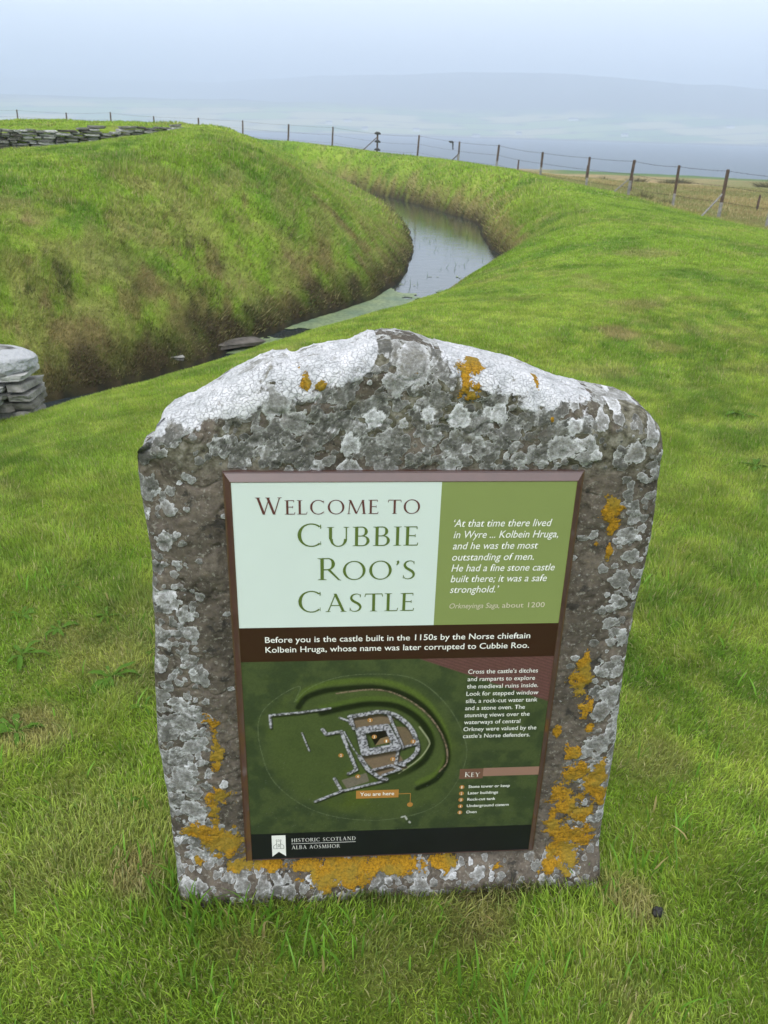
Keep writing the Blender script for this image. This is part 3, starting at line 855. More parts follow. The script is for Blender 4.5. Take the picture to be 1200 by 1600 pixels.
    col = mixn(math_('MULTIPLY', edge, 0.35), col, (0.045, 0.04, 0.03))
    # white crust with fine polygonal cracks
    wm = math_('MULTIPLY', mr(math_('ADD', attr('crust'), mr(nf, 0.3, 0.7, -0.6, 0.6)), 0.0, 0.4), mr(noise(38, 5, 0.7), 0.33, 0.42, 0.15, 1.0))
    v2 = n.nodes.new('ShaderNodeTexVoronoi'); v2.feature = 'DISTANCE_TO_EDGE'; v2.inputs['Scale'].default_value = 125
    wv = n.nodes.new('ShaderNodeVectorMath'); wv.operation = 'ADD'
    wn = n.nodes.new('ShaderNodeTexNoise'); wn.inputs['Scale'].default_value = 60
    L_.new(tcn.outputs['Object'], wn.inputs['Vector'])
    ws = n.nodes.new('ShaderNodeVectorMath'); ws.operation = 'SCALE'; ws.inputs['Scale'].default_value = 0.02
    L_.new(wn.outputs['Color'], ws.inputs[0]); L_.new(tcn.outputs['Object'], wv.inputs[0]); L_.new(ws.outputs[0], wv.inputs[1])
    L_.new(wv.outputs[0], v2.inputs['Vector'])
    crk = math_('MULTIPLY', mr(v2.outputs['Distance'], 0.055, 0.0), mr(noise(13, 4), 0.42, 0.62, 0.0, 0.8))
    wcol = mixn(crk, ramp_(noise(24, 6, 0.7), (0.32, (0.33, 0.34, 0.35)), (0.45, (0.50, 0.51, 0.53)), (0.60, (0.62, 0.62, 0.645))), (0.25, 0.25, 0.26))
    wcol = mixn(mr(nff, 0.62, 0.72, 0, 0.6), wcol, (0.3, 0.3, 0.3))
    col = mixn(wm, col, wcol)
    # orange growths
    gm = mr(math_('ADD', math_('ADD', attr('orange'), mr(nf, 0.3, 0.7, -0.3, 0.3)), mr(nff, 0.3, 0.7, -0.3, 0.3)), 0.0, 0.10)
    ocol = ramp_(noise(190, 6, 0.75), (0.32, (0.11, 0.075, 0.012)), (0.46, (0.33, 0.18, 0.012)), (0.58, (0.52, 0.27, 0.014)), (0.72, (0.46, 0.32, 0.05)))
    ocol = mixn(mr(noise(20, 4), 0.45, 0.58, 0, 0.6), ocol, (0.27, 0.215, 0.035))
    col = mixn(gm, col, ocol)
    L_.new(col, b.inputs['Base Color'])
    b.inputs['Roughness'].default_value = 0.9
    b.inputs['Specular IOR Level'].default_value = 0.25
    h = math_('ADD', math_('MULTIPLY', nf, 0.7), math_('MULTIPLY', nff, 0.5))
    h = math_('ADD', h, math_('MULTIPLY', mask, 0.35))
    h = math_('ADD', h, math_('MULTIPLY', mr(noise(170, 5, 0.7), 0.3, 0.7), math_('MULTIPLY', gm, 0.9)))
    h = math_('SUBTRACT', h, math_('MULTIPLY', mr(v2.outputs['Distance'], 0.06, 0.0), math_('MULTIPLY', wm, 0.5)))
    bp = n.nodes.new('ShaderNodeBump'); bp.inputs['Strength'].default_value = 0.9; bp.inputs['Distance'].default_value = 0.0035
    L_.new(h, bp.inputs['Height']); L_.new(bp.outputs[0], b.inputs['Normal'])
    return m

stone = link('standing_stone', make_stone(), loc=(SX, SY, 0), rot=(0, 0, math.atan(YAW)),
             label='upright gabled slab of lichen covered sandstone carrying the visitor panel', category='stone')

# ------------------------------------------------------------------ information panel
PW, PH = 0.616, 0.886
PX0, PZ0 = -0.2709, 0.0885       # bottom left corner in the stone's frame
panel = empty('information_panel', (0, 0, 0), 'framed visitor panel reading Welcome to Cubbie Roo\'s Castle, fixed to the lichened stone', 'sign')
_ca, _sa = math.cos(math.atan(YAW)), math.sin(math.atan(YAW))
panel.location = (SX + _ca * PX0, SY + _sa * PX0, PZ0)
panel.rotation_euler = (0, 0, math.atan(YAW))
# panel frame: local x to the right, local z up, the viewer on the -y side

M_FRAME = simple_mat('brown_enamel_frame', (0.070, 0.026, 0.020), 0.34, noise=(40, 0.12), spec=0.9, coat=1.0)
M_CREAM = simple_mat('pale_mint_print', (0.60, 0.68, 0.645), 0.32, noise=(6, 0.02), spec=0.4)
M_GREEN = simple_mat('olive_print', (0.215, 0.265, 0.088), 0.32, noise=(6, 0.03), spec=0.4)
M_BAND = simple_mat('dark_brown_print', (0.036, 0.013, 0.009), 0.30, noise=(8, 0.06), spec=0.45)
M_FOOT = simple_mat('black_print', (0.010, 0.011, 0.012), 0.30, noise=(20, 0.1), spec=0.45)
M_WHITE = simple_mat('white_ink', (0.80, 0.80, 0.76), 0.4)
M_SAND = simple_mat('sand_ink', (0.60, 0.55, 0.42), 0.4)
M_MAROON = simple_mat('maroon_ink', (0.11, 0.035, 0.033), 0.4)
M_OLIVE = simple_mat('dark_olive_ink', (0.095, 0.145, 0.028), 0.4)
M_OCHRE = simple_mat('ochre_ink', (0.40, 0.19, 0.045), 0.4)
M_KEY1 = simple_mat('dark_tan_ink', (0.15, 0.075, 0.050), 0.4)
M_KEY2 = simple_mat('light_tan_ink', (0.27, 0.155, 0.115), 0.4)

def rail(p0, p1, inward):
    """one mitred rail: side wall, narrow lip, bevel down to the print"""
    p0 = np.array(p0, float); p1 = np.array(p1, float); n_ = np.array(inward, float); d = (p1 - p0) / np.linalg.norm(p1 - p0)
    prof = [(0.0, 0.021), (0.0, 0.0118), (0.0028, 0.0112), (0.0134, -0.0002), (0.0145, -0.0004), (0.0145, 0.008)]
    bm = bmesh.new(); A = []; B = []
    for off, dep in prof:
        a = p0 + n_ * off + d * off; b_ = p1 + n_ * off - d * off
        A.append(bm.verts.new((a[0], dep, a[1]))); B.append(bm.verts.new((b_[0], dep, b_[1])))
    for i in range(len(prof) - 1):
        bm.faces.new((A[i], A[i + 1], B[i + 1], B[i]))
    bm.faces.new(A[::-1]); bm.faces.new(B)
    bmesh.ops.recalc_face_normals(bm, faces=bm.faces)
    return bm
for p0, p1, n_ in (((0, PH), (PW, PH), (0, -1)), ((0, 0), (PW, 0), (0, 1)), ((0, 0), (0, PH), (1, 0)), ((PW, 0), (PW, PH), (-1, 0))):
    link('frame_rail', bm_mesh('frame_rail', rail(p0, p1, n_), M_FRAME), panel)

FACE = 0.0006
def plate(name, x0, x1, z0, z1, mat, lift=0.0, th=0.0004, parent=panel, **kw):
    bm = bmesh.new(); boxm(bm, x0, x1, FACE - lift, FACE - lift + th, z0, z1)
    return link(name, bm_mesh(name, bm, mat), parent, **kw)

X0, X1 = 0.0105, 0.6055
bm = bmesh.new(); boxm(bm, 0.0142, PW - 0.0142, FACE + 0.0012, FACE + 0.0165, 0.0142, PH - 0.0142)
link('backing_board', bm_mesh('backing_board', bm, M_BAND), panel)
plate('title_field', 0.0145, 0.368, 0.586, PH - 0.0145, M_CREAM)
plate('quotation_field', 0.368, PW - 0.0145, 0.586, PH - 0.0145, M_GREEN)
plate('caption_band', 0.0145, PW - 0.0145, 0.512, 0.586, M_BAND)
plate('footer_band', 0.0145, PW - 0.0145, 0.0145, 0.0855, M_FOOT)

# --- roman capitals drawn as strokes of changing width
def seg(x0, y0, x1, y1, w0, w1=None):
    return ('bar', x0, y0, x1, y1, w0, w0 if w1 is None else w1)
def arc(cx, cy_, rx, ry, a0, a1, thick, thin, tilt=0.0):
    return ('arc', cx, cy_, rx, ry, a0, a1, thick, thin, tilt)
TK, TN, SF = 0.125, 0.050, 0.032
def srf(x, y, w=0.15, up=1):
    """a bracketed foot or head serif centred on x"""
    return ('srf', x, y, w, up)
def stem(x, y0=0, y1=1, w=TK):
    return [seg(x, y0, x, y1, w), srf(x, y0, 0.15 * w / TK + 0.02, 1), srf(x, y1, 0.15 * w / TK + 0.02, -1)]
GLY = {
    'W': (1.38, [seg(0.16, 1, 0.44, 0, TK), seg(0.44, 0, 0.72, 0.98, TN), seg(0.64, 1, 0.94, 0, TK), seg(0.94, 0, 1.22, 1, TN), srf(0.16, 1, .13, -1), srf(0.64, 1, .12, -1), srf(1.22, 1, .11, -1)]),
    'E': (0.66, stem(0.16) + [seg(0.16, 0.98, 0.54, 0.98, ('h', TN)), seg(0.16, 0.52, 0.48, 0.52, ('h', TN)), seg(0.16, 0.02, 0.58, 0.02, ('h', TN)), seg(0.54, 1.0, 0.545, 0.86, .035), seg(0.48, 0.60, 0.48, 0.44, .03), seg(0.575, 0.0, 0.60, 0.15, .035)]),
    'L': (0.64, stem(0.16) + [seg(0.16, 0.02, 0.56, 0.02, ('h', TN)), seg(0.555, 0.0, 0.59, 0.17, .035)]),
    'C': (0.98, [arc(0.54, 0.5, 0.48, 0.52, 48, 312, TK, TN), seg(0.865, 0.78, 0.865, 0.96, .03), seg(0.865, 0.22, 0.865, 0.06, .02)]),
    'O': (1.08, [arc(0.54, 0.5, 0.49, 0.52, 0, 360, TK, TN, 12)]),
    'M': (1.22, [seg(0.22, 1, 0.14, 0, TN), seg(0.22, 1, 0.60, 0.02, TK), seg(0.60, 0.02, 0.97, 1, TN), seg(0.97, 1, 1.06, 0, TK), srf(0.14, 0, .11, 1), srf(1.06, 0, .14, 1), srf(0.20, 1, .08, -1), srf(0.99, 1, .08, -1)]),
    'T': (0.84, [seg(0.42, 0, 0.42, 1, TK), srf(0.42, 0, .15, 1), seg(0.06, 0.975, 0.78, 0.975, ('h', TN)), seg(0.065, 1.0, 0.03, 0.82, .035), seg(0.775, 1.0, 0.81, 0.82, .035)]),
    'U': (1.0, [seg(0.17, 1, 0.17, 0.36, TK), seg(0.82, 1, 0.82, 0.36, TN), arc(0.495, 0.38, 0.355, 0.41, 180, 360, TK, TN), srf(0.17, 1, .15, -1), srf(0.82, 1, .12, -1)]),
    'B': (0.76, stem(0.16) + [arc(0.36, 0.76, 0.26, 0.255, -90, 90, TK, TN), arc(0.38, 0.27, 0.32, 0.285, -90, 90, TK, TN), seg(0.16, 0.985, 0.37, 0.985, ('h', TN)), seg(0.16, 0.52, 0.38, 0.52, ('h', TN)), seg(0.16, 0.015, 0.39, 0.015, ('h', TN))]),
    'I': (0.34, stem(0.17)),
    'R': (0.82, stem(0.16) + [arc(0.36, 0.735, 0.27, 0.28, -90, 90, TK, TN), seg(0.16, 0.985, 0.37, 0.985, ('h', TN)), seg(0.16, 0.475, 0.37, 0.475, ('h', TN)), seg(0.40, 0.48, 0.78, 0.0, TK, .08), seg(0.74, 0.01, 0.86, -0.02, ('h', .03))]),
    'S': (0.64, [('path', [(0.53, 0.83), (0.50, 0.94), (0.36, 0.99), (0.20, 0.93), (0.13, 0.78), (0.19, 0.63), (0.33, 0.52), (0.47, 0.41), (0.54, 0.25), (0.47, 0.08), (0.31, 0.01), (0.15, 0.05), (0.09, 0.20)], [.02, .03, .045, .075, .10, .125, .13, .125, .10, .075, .045, .035, .02]), seg(0.535, 0.80, 0.535, 0.97, .025), seg(0.085, 0.03, 0.085, 0.22, .025)]),
    'A': (0.96, [seg(0.14, 0, 0.47, 1.02, TN), seg(0.45, 1.02, 0.82, 0, TK), seg(0.26, 0.36, 0.66, 0.36, ('h', TN)), srf(0.14, 0, .12, 1), srf(0.82, 0, .14, 1)]),
    'H': (0.98, stem(0.17) + stem(0.81) + [seg(0.17, 0.52, 0.81, 0.52, ('h', TN))]),
    'D': (0.94, stem(0.16) + [arc(0.38, 0.5, 0.49, 0.51, -90, 90, TK, TN), seg(0.16, 0.985, 0.39, 0.985, ('h', TN)), seg(0.16, 0.015, 0.39, 0.015, ('h', TN))]),
    'N': (1.02, [seg(0.18, 0, 0.18, 1, TN), seg(0.16, 1, 0.84, 0, TK), seg(0.84, 0, 0.84, 1, TN), srf(0.18, 0, .12, 1), srf(0.15, 1, .09, -1), srf(0.84, 1, .12, -1)]),
    'K': (0.84, stem(0.16) + [seg(0.20, 0.48, 0.68, 1.0, TN), seg(0.30, 0.56, 0.78, 0.0, TK), srf(0.68, 1, .10, -1), seg(0.74, 0.015, 0.87, -0.01, ('h', .03))]),
    'Y': (0.84, [seg(0.42, 0, 0.42, 0.5, TK), srf(0.42, 0, .15, 1), seg(0.42, 0.46, 0.12, 1, TK), seg(0.42, 0.46, 0.74, 1, TN), srf(0.12, 1, .13, -1), srf(0.74, 1, .11, -1)]),
    "'": (0.26, [('path', [(0.13, 1.0), (0.16, 0.93), (0.14, 0.84), (0.08, 0.76)], [.09, .10, .07, .01])]),
    ' ': (0.36, []),
}

def glyph_polys(ch):
    out = []
    for s in GLY[ch][1]:
        if s[0] == 'bar':
            _, x0, y0, x1, y1, w0, w1 = s
            if isinstance(w0, tuple):
                h = w0[1] / 2
                out.append([(x0, y0 - h), (x1, y1 - h), (x1, y1 + h), (x0, y0 + h)])
            else:
                out.append([(x0 - w0 / 2, y0), (x0 + w0 / 2, y0), (x1 + w1 / 2, y1), (x1 - w1 / 2, y1)])
        elif s[0] == 'srf':
            _, x, y, w, up = s
            h = SF * up
            out.append([(x - w, y), (x + w, y), (x + w * .95, y + h * .6), (x + w * .45, y + h * 1.3), (x - w * .45, y + h * 1.3), (x - w * .95, y + h * .6)])
        elif s[0] == 'arc':
            _, cx, cy_, rx, ry, a0, a1, tk, tn, tilt = s
            n = max(8, int(abs(a1 - a0) / 12))
            o_, i_ = [], []
            for k in range(n + 1):
                a = math.radians(a0 + (a1 - a0) * k / n)
                wgt = abs(math.cos(a - math.radians(tilt))) ** 1.4
                t = tn + (tk - tn) * wgt
                o_.append((cx + rx * math.cos(a), cy_ + ry * math.sin(a)))
                i_.append((cx + (rx - t) * math.cos(a), cy_ + (ry - tn - (t - tn) * .25) * math.sin(a)))
            for k in range(n):
                out.append([o_[k], o_[k + 1], i_[k + 1], i_[k]])
        else:
            P = catmull(s[1], 3); wv_ = np.interp(np.linspace(0, 1, len(P)), np.linspace(0, 1, len(s[2])), s[2])
            T = np.gradient(P, axis=0); T /= np.linalg.norm(T, axis=1)[:, None] + 1e-9
            Nn = np.stack([-T[:, 1], T[:, 0]], 1)
            Lp, Rp = P + Nn * wv_[:, None] / 2, P - Nn * wv_[:, None] / 2
            for k in range(len(P) - 1):
                out.append([tuple(Lp[k]), tuple(Rp[k]), tuple(Rp[k + 1]), tuple(Lp[k + 1])])
    return out

def serif_line(name, runs, x0, x1, z, mat, track=0.06, parent=panel, lift=0.0006, label=None):
    """runs: list of (text, cap height); the whole line is fitted between x0 and x1"""
    glyphs = []; cur = 0
    for text, h in runs:
        for ch in text:
            glyphs.append((ch, h, cur)); cur += (GLY[ch][0] + track) * h
    cur -= track * runs[-1][1]
    s = (x1 - x0) / cur
    bm = bmesh.new(); k = 0
    for ch, h, gx in glyphs:
        for poly in glyph_polys(ch):
            k += 1
            lv = FACE - lift - 0.00003 * (k % 7)
            vsx = [bm.verts.new((x0 + (gx + px * h) * s, lv, z + py * h)) for px, py in poly]
            f = bm.faces.new(vsx)
    bm.normal_update()
    for f in bm.faces:
        if f.normal.y > 0:
            f.normal_flip()
    kw = {'label': label} if label else {}
    return link(name, bm_mesh(name, bm, mat), parent, **kw)

serif_line('lettering', [('W', 0.0315), ('ELCOME TO', 0.0262)], 0.052, 0.334, 0.8125, M_MAROON, 0.07, label='maroon capitals reading Welcome to')
serif_line('lettering', [('C', 0.0435), ('UBBIE', 0.0370)], 0.120, 0.334, 0.751, M_OLIVE, 0.085, label='green capitals reading Cubbie')
serif_line('lettering', [('R', 0.0435), ("OO'S", 0.0370)], 0.157, 0.331, 0.684, M_OLIVE, 0.06, label="green capitals reading Roo's")
serif_line('lettering', [('C', 0.0435), ('ASTLE', 0.0370)], 0.119, 0.332, 0.618, M_OLIVE, 0.06, label='green capitals reading Castle')

def sans(text, x0, x1, z, size, mat, slant=0.0, bold=0.0, name='lettering', label=None, lift=0.0006):
    cu = bpy.data.curves.new('txt', 'FONT')
    cu.body = text; cu.size = size; cu.shear = slant; cu.offset = bold * size; cu.resolution_u = 3
    tmp = bpy.data.objects.new('txt', cu)
    C.objects.link(tmp)
    dg = bpy.context.evaluated_depsgraph_get()
    me = bpy.data.meshes.new_from_object(tmp.evaluated_get(dg))
    bpy.data.objects.remove(tmp); bpy.data.curves.remove(cu)
    n = len(me.vertices); co = np.empty(n * 3, np.float32); me.vertices.foreach_get('co', co); co = co.reshape(-1, 3)
    w0, w1 = co[:, 0].min(), co[:, 0].max()
    s = (x1 - x0) / (w1 - w0) if x1 else 1.0
    out = np.stack([x0 + (co[:, 0] - w0) * s, np.full(n, FACE - lift), z + co[:, 1]], 1).astype(np.float32)
    me.vertices.foreach_set('co', out.ravel()); me.name = name
    me.materials.clear(); me.materials.append(mat); me.update()
    kw = {'label': label} if label else {}
    return link(name, me, panel, **kw)

QS = 0.0205
for txt, xr, z in (('\u2018At that time there lived', .566, .7865), ('in Wyre ... Kolbein Hruga,', .580, .7645), ('and he was the most', .546, .7425), ('outstanding of men.', .541, .7200),
                   ('He had a fine stone castle', .581, .6980), ('built there; it was a safe', .569, .6760), ('stronghold.\u2019', .483, .6540)):
    sans(txt, 0.394 if txt[0] != '\u2018' else 0.393, xr, z, QS, M_WHITE, 0.22, 0.004)
sans('Orkneyinga Saga,', 0.395, 0.487, 0.6212, 0.0155, M_SAND, 0.22, 0.0)
sans('about 1200', 0.492, 0.571, 0.6212, 0.0155, M_SAND, 0.0, 0.0)
sans('Before you is the castle built in the 1150s by the Norse chieftain', 0.060, 0.551, 0.5540, 0.0180, M_WHITE, 0, 0.006)
sans('Kolbein Hruga, whose name was later corrupted to Cubbie Roo.', 0.060, 0.551, 0.5325, 0.0180, M_WHITE, 0, 0.006)

# --- the aerial picture of the castle, printed on the lower half
def make_map():
    x0, x1, z0, z1 = 0.0145, PW - 0.0145, 0.0855, 0.512
    nu, nv = 400, 288
    xs = np.linspace(x0, x1, nu); zs = np.linspace(z0, z1, nv)
    X, Z = np.meshgrid(xs, zs, indexing='ij')
    xf, zf = X.ravel(), Z.ravel()
    n1 = fbm(xf * 40, zf * 40, octv=4, seed=401); n2 = fbm(xf * 330, zf * 330, octv=2, seed=403); c_grain = (0.82 + 0.36 * fbm(xf * 420, zf * 420, octv=2, seed=404))
    c = mixc(np.array((0.036, 0.052, 0.022)), np.array((0.056, 0.076, 0.028)), sstep(0.35, 0.65, n1))
    def pl_dist(P, sm=True):
        P = catmull(P, 6) if sm else np.array(P, float)
        best = np.full(xf.shape, 9.0); tt = np.zeros(xf.shape)
        for i in range(len(P) - 1):
            a = P[i]; ab = P[i + 1] - a
            t = np.clip(((xf - a[0]) * ab[0] + (zf - a[1]) * ab[1]) / (ab @ ab + 1e-12), 0, 1)
            d = np.hypot(xf - a[0] - t * ab[0], zf - a[1] - t * ab[1])
            u = d < best; best[u] = d[u]; tt[u] = (i + t[u]) / (len(P) - 1)
        return best, tt
    fence_ = [(0.11, 0.418), (0.142, 0.452), (0.199, 0.475), (0.277, 0.479), (0.345, 0.462), (0.408, 0.396), (0.447, 0.307), (0.443, 0.236), (0.405, 0.156), (0.338, 0.121), (0.246, 0.114), (0.144, 0.145), (0.067, 0.222), (0.041, 0.321), (0.045, 0.388), (0.078, 0.430), (0.121, 0.455)]
    inside = sdf_poly(catmull(fence_ + fence_[:1], 4), xf, zf)
    c = mixc(c, np.array((0.064, 0.088, 0.026)), sstep(-0.002, 0.03, inside) * 0.7)
    c = mixc(c, np.array((0.070, 0.095, 0.014)), sstep(0.5, 0.75, fbm(xf * 14, zf * 14, octv=3, seed=405)) * sstep(0, 0.04, inside) * 0.6)
    # ploughed land in the corner
    red = sstep(0, 0.004, (xf - 0.365) * 0.1 + (zf - 0.504) * 0.245 / 1.0 + 0.0)
    e_ = (zf - 0.504) - (0.404 - 0.504) / (0.61 - 0.365) * (xf - 0.365)
    stripe = 0.85 + 0.25 * ((zf * 1.0 + xf * 0.38) % 0.007 > 0.0035)
    c = mixc(c, np.array((0.115, 0.052, 0.048)), sstep(-0.001, 0.001, e_)) * np.where(e_ > 0, stripe, 1.0)[:, None]
    # banks and ditches
    o1 = [(0.118, 0.408), (0.132, 0.430), (0.165, 0.444), (0.199, 0.449), (0.262, 0.451), (0.316, 0.434), (0.36, 0.400), (0.389, 0.357), (0.408, 0.308), (0.411, 0.262), (0.391, 0.220), (0.355, 0.197)]
    o2 = [(0.162, 0.394), (0.21, 0.406), (0.252, 0.413), (0.3, 0.408), (0.335, 0.388), (0.362, 0.357), (0.378, 0.316), (0.366, 0.272), (0.333, 0.243), (0.298, 0.226)]
    d, t = pl_dist([(x, z + 0.014) for x, z in o1]); c = mixc(c, np.array((0.085, 0.125, 0.022)), sstep(0.010, 0.002, d) * 0.75)
    d, t = pl_dist([(x * 1.0, z - 0.002) for x, z in o1]); c = mixc(c, np.array((0.004, 0.007, 0.004)), sstep(0.0100, 0.0025, d) * 0.88)
    d, t = pl_dist([(x, z + 0.010) for x, z in o2]); c = mixc(c, np.array((0.075, 0.115, 0.022)), sstep(0.009, 0.002, d) * 0.75)
    d, t = pl_dist([(x, z - 0.003) for x, z in o2]); c = mixc(c, np.array((0.004, 0.007, 0.004)), sstep(0.0110, 0.003, d) * 0.88 * (1 - 0.5 * sstep(0.8, 1, t)))
    d, t = pl_dist([(0.19, 0.437), (0.262, 0.444), (0.312, 0.428), (0.357, 0.393), (0.387, 0.352), (0.407, 0.305), (0.411, 0.262), (0.397, 0.238)])
    c = mixc(c, np.array((0.23, 0.16, 0.12)), sstep(0.0024, 0.0008, d) * (0.35 + 0.6 * (n2 > 0.5)))
    d, t = pl_dist([(0.352, 0.352), (0.372, 0.318), (0.371, 0.300), (0.353, 0.270), (0.315, 0.236)])
    c = mixc(c, np.array((0.28, 0.29, 0.18)), sstep(0.0022, 0.0008, d) * 0.9)
    # floors
    for P, col_ in (([(0.216, 0.377), (0.274, 0.386), (0.305, 0.374), (0.29, 0.358), (0.229, 0.352)], (0.16, 0.115, 0.075)),
                    ([(0.30, 0.355), (0.33, 0.352), (0.346, 0.312), (0.322, 0.300)], (0.15, 0.11, 0.07)),
                    ([(0.238, 0.281), (0.309, 0.297), (0.333, 0.250), (0.278, 0.230)], (0.17, 0.12, 0.08)),
                    ([(0.2, 0.223), (0.25, 0.24), (0.256, 0.218), (0.211, 0.201)], (0.15, 0.13, 0.10))):
        k = sdf_poly(np.array(P), xf, zf); c = mixc(c, np.array(col_), sstep(-0.0006, 0.0006, k))
    c *= c_grain[:, None]
    grey = lambda: (0.07 + 0.46 * sstep(0.2, 0.8, n2))[:, None] * np.array((0.92, 0.90, 1.0))
    G = grey()
    def wall_(P, w, sh=0.004, sm=False):
        nonlocal c
        d, t = pl_dist([(x + 0.002, z - sh) for x, z in P], sm); c = mixc(c, np.array((0.010, 0.011, 0.008)), sstep(w * .9, w * .4, d) * 0.8)
        d, t = pl_dist(P, sm); k = sstep(w / 2 + 0.0007, w / 2 - 0.0007, d)
        c = c * (1 - k[:, None]) + G * k[:, None]
    wall_([(0.064, 0.360), (0.063, 0.389), (0.120, 0.394), (0.178, 0.402)], 0.0045, 0.004)
    wall_([(0.123, 0.345), (0.137, 0.300)], 0.0025, 0.001)
    wall_([(0.163, 0.352), (0.170, 0.340), (0.199, 0.346), (0.213, 0.301), (0.230, 0.249), (0.214, 0.239)], 0.0065, 0.003)
    wall_([(0.205, 0.345), (0.222, 0.305), (0.236, 0.280)], 0.0022, 0.002)
    wall_([(0.147, 0.169), (0.200, 0.194), (0.284, 0.217)], 0.0055, 0.003)
    wall_([(0.186, 0.228), (0.200, 0.196)], 0.0060, 0.003)
    wall_([(0.236, 0.282), (0.252, 0.250), (0.275, 0.228), (0.29, 0.222)], 0.0085, 0.005)
    wall_([(0.215, 0.381), (0.245, 0.386), (0.276, 0.391), (0.307, 0.380), (0.335, 0.350), (0.349, 0.312), (0.349, 0.290), (0.334, 0.270), (0.317, 0.262)], 0.0085, 0.006, True)
    wall_([(0.217, 0.380), (0.224, 0.352)], 0.006); wall_([(0.290, 0.386), (0.322, 0.300)], 0.0055, 0.003)
    wall_([(0.322, 0.303), (0.346, 0.310)], 0.005); wall_([(0.312, 0.297), (0.308, 0.262), (0.326, 0.256)], 0.0055, 0.005)
    wall_([(0.262, 0.247), (0.300, 0.258), (0.318, 0.247), (0.283, 0.233)], 0.0055, 0.005)
    wall_([(0.196, 0.379), (0.212, 0.372), (0.219, 0.360)], 0.004, 0.002)
    wall_([(0.236, 0.347), (0.286, 0.353), (0.309, 0.304), (0.247, 0.292), (0.236, 0.347)], 0.017, 0.005)
    k = sdf_poly(np.array([(0.253, 0.342), (0.286, 0.346), (0.297, 0.316), (0.266, 0.309)]), xf, zf)
    c = mixc(c, np.array((0.012, 0.009, 0.007)), sstep(-0.0005, 0.0005, k))
    k = sdf_poly(np.array([(0.276, 0.326), (0.291, 0.331), (0.297, 0.316), (0.266, 0.309)]), xf, zf)
    c = mixc(c, np.array((0.20, 0.14, 0.08)), sstep(-0.0005, 0.0005, k))
    # the fence line and a small digger by it
    d, t = pl_dist(fence_ + fence_[:1]); c = mixc(c, np.array((0.12, 0.15, 0.08)), sstep(0.0013, 0.0004, d) * (0.35 + 0.4 * (n2 > 0.48)))
    d, t = pl_dist([(0.325, 0.119), (0.332, 0.121), (0.337, 0.110), (0.343, 0.103)], False); c = mixc(c, np.array((0.45, 0.45, 0.42)), sstep(0.0028, 0.001, d) * (n2 > 0.42) * 0.9)
    # specks of dust on the lower part
    sp = (np.random.default_rng(5).random(len(xf)) < 0.006 * sstep(0.35, 0.05, zf))
    c[sp] = c[sp] * 0.5 + 0.07
    m, n, b = nodes_mat('site_picture_print')
    at = n.nodes.new('ShaderNodeAttribute'); at.attribute_name = 'tone'
    n.links.new(at.outputs['Color'], b.inputs['Base Color'])
    b.inputs['Roughness'].default_value = 0.32; b.inputs['Specular IOR Level'].default_value = 0.4
    q = grid_faces(nu, nv)
    me = np_mesh('site_picture', np.stack([xf, np.full(len(xf), FACE), zf], 1), q.ravel(), np.arange(len(q)) * 4, m, False, colors=np.clip(c, 0, 1))
    link('site_picture', me, panel, label='aerial picture of the castle ruins with its ring ditches')
make_map()

for i, (txt, xr) in enumerate((('Cross the castle\u2019s ditches', .574), ('and ramparts to explore', .570), ('the medieval ruins inside.', .578), ('Look for stepped window', .580), ('sills, a rock-cut water tank', .580),
                               ('and a stone oven. The', .557), ('stunning views over the', .568), ('waterways of central', .551), ('Orkney were valued by the', .585), ('castle\u2019s Norse defenders.', .574))):
    sans(txt, 0.4395, xr, 0.4760 - i * 0.01712, 0.0143, M_WHITE, 0, 0.003)
plate('key_heading', 0.439, 0.487, 0.217, 0.2425, M_KEY1, 0.0004, 0.0003)
plate('key_bar', 0.487, 0.6015, 0.2225, 0.2435, M_KEY2, 0.0004, 0.0003)
serif_line('lettering', [('K', 0.0125), ('EY', 0.0108)], 0.4495, 0.4805, 0.2225, M_WHITE, 0.10, lift=0.001)

def disc(cx, cz, r, mat, name='number_disc', lift=0.0005, seg_=20):
    bm = bmesh.new()
    vs_ = [bm.verts.new((cx + r * math.cos(2 * math.pi * k / seg_), FACE - lift, cz - r * math.sin(2 * math.pi * k / seg_))) for k in range(seg_)]
    f = bm.faces.new(vs_); bm.normal_update()
    if f.normal.y > 0: f.normal_flip()
    return link(name, bm_mesh(name, bm, mat), panel)
for num, txt, xr, z in (('1', 'Stone tower or keep', .545, .1955), ('2', 'Later buildings', .522, .1785), ('3', 'Rock-cut tank', .518, .1615), ('4', 'Underground cistern', .547, .1440), ('5', 'Oven', .481, .1270)):
    disc(0.446, z, 0.0052, M_OCHRE)
    sans(num, 0.4447, 0.4473 if num != '1' else 0.4467, z - 0.0032, 0.0090, M_WHITE, 0, 0.01, lift=0.0009)
    sans(txt, 0.4595, xr, z - 0.0030, 0.0105, M_WHITE, 0, 0.01)
for num, cx, cz in (('2', .255, .372), ('2', .199, .287), ('2', .302, .274), ('3', .264, .331), ('1', .288, .320), ('5', .341, .317), ('4', .233, .232)):
    disc(cx, cz, 0.0052, M_OCHRE)
    sans(num, cx - 0.0014, cx + 0.0014, cz - 0.0032, 0.0090, M_WHITE, 0, 0.01, lift=0.0009)
plate('here_tag', 0.230, 0.3165, 0.1735, 0.1940, M_OCHRE, 0.0005, 0.0003)
plate('pointer_line', 0.3165, 0.341, 0.1820, 0.1832, M_OCHRE, 0.0005, 0.0003)
plate('pointer_line', 0.3404, 0.3416, 0.155, 0.1820, M_OCHRE, 0.0005, 0.0003)
disc(0.341, 0.1530, 0.0060, M_OCHRE, 'pointer_dot')
sans('You are here', 0.238, 0.3075, 0.1805, 0.0132, M_WHITE, 0, 0.01, lift=0.0010)
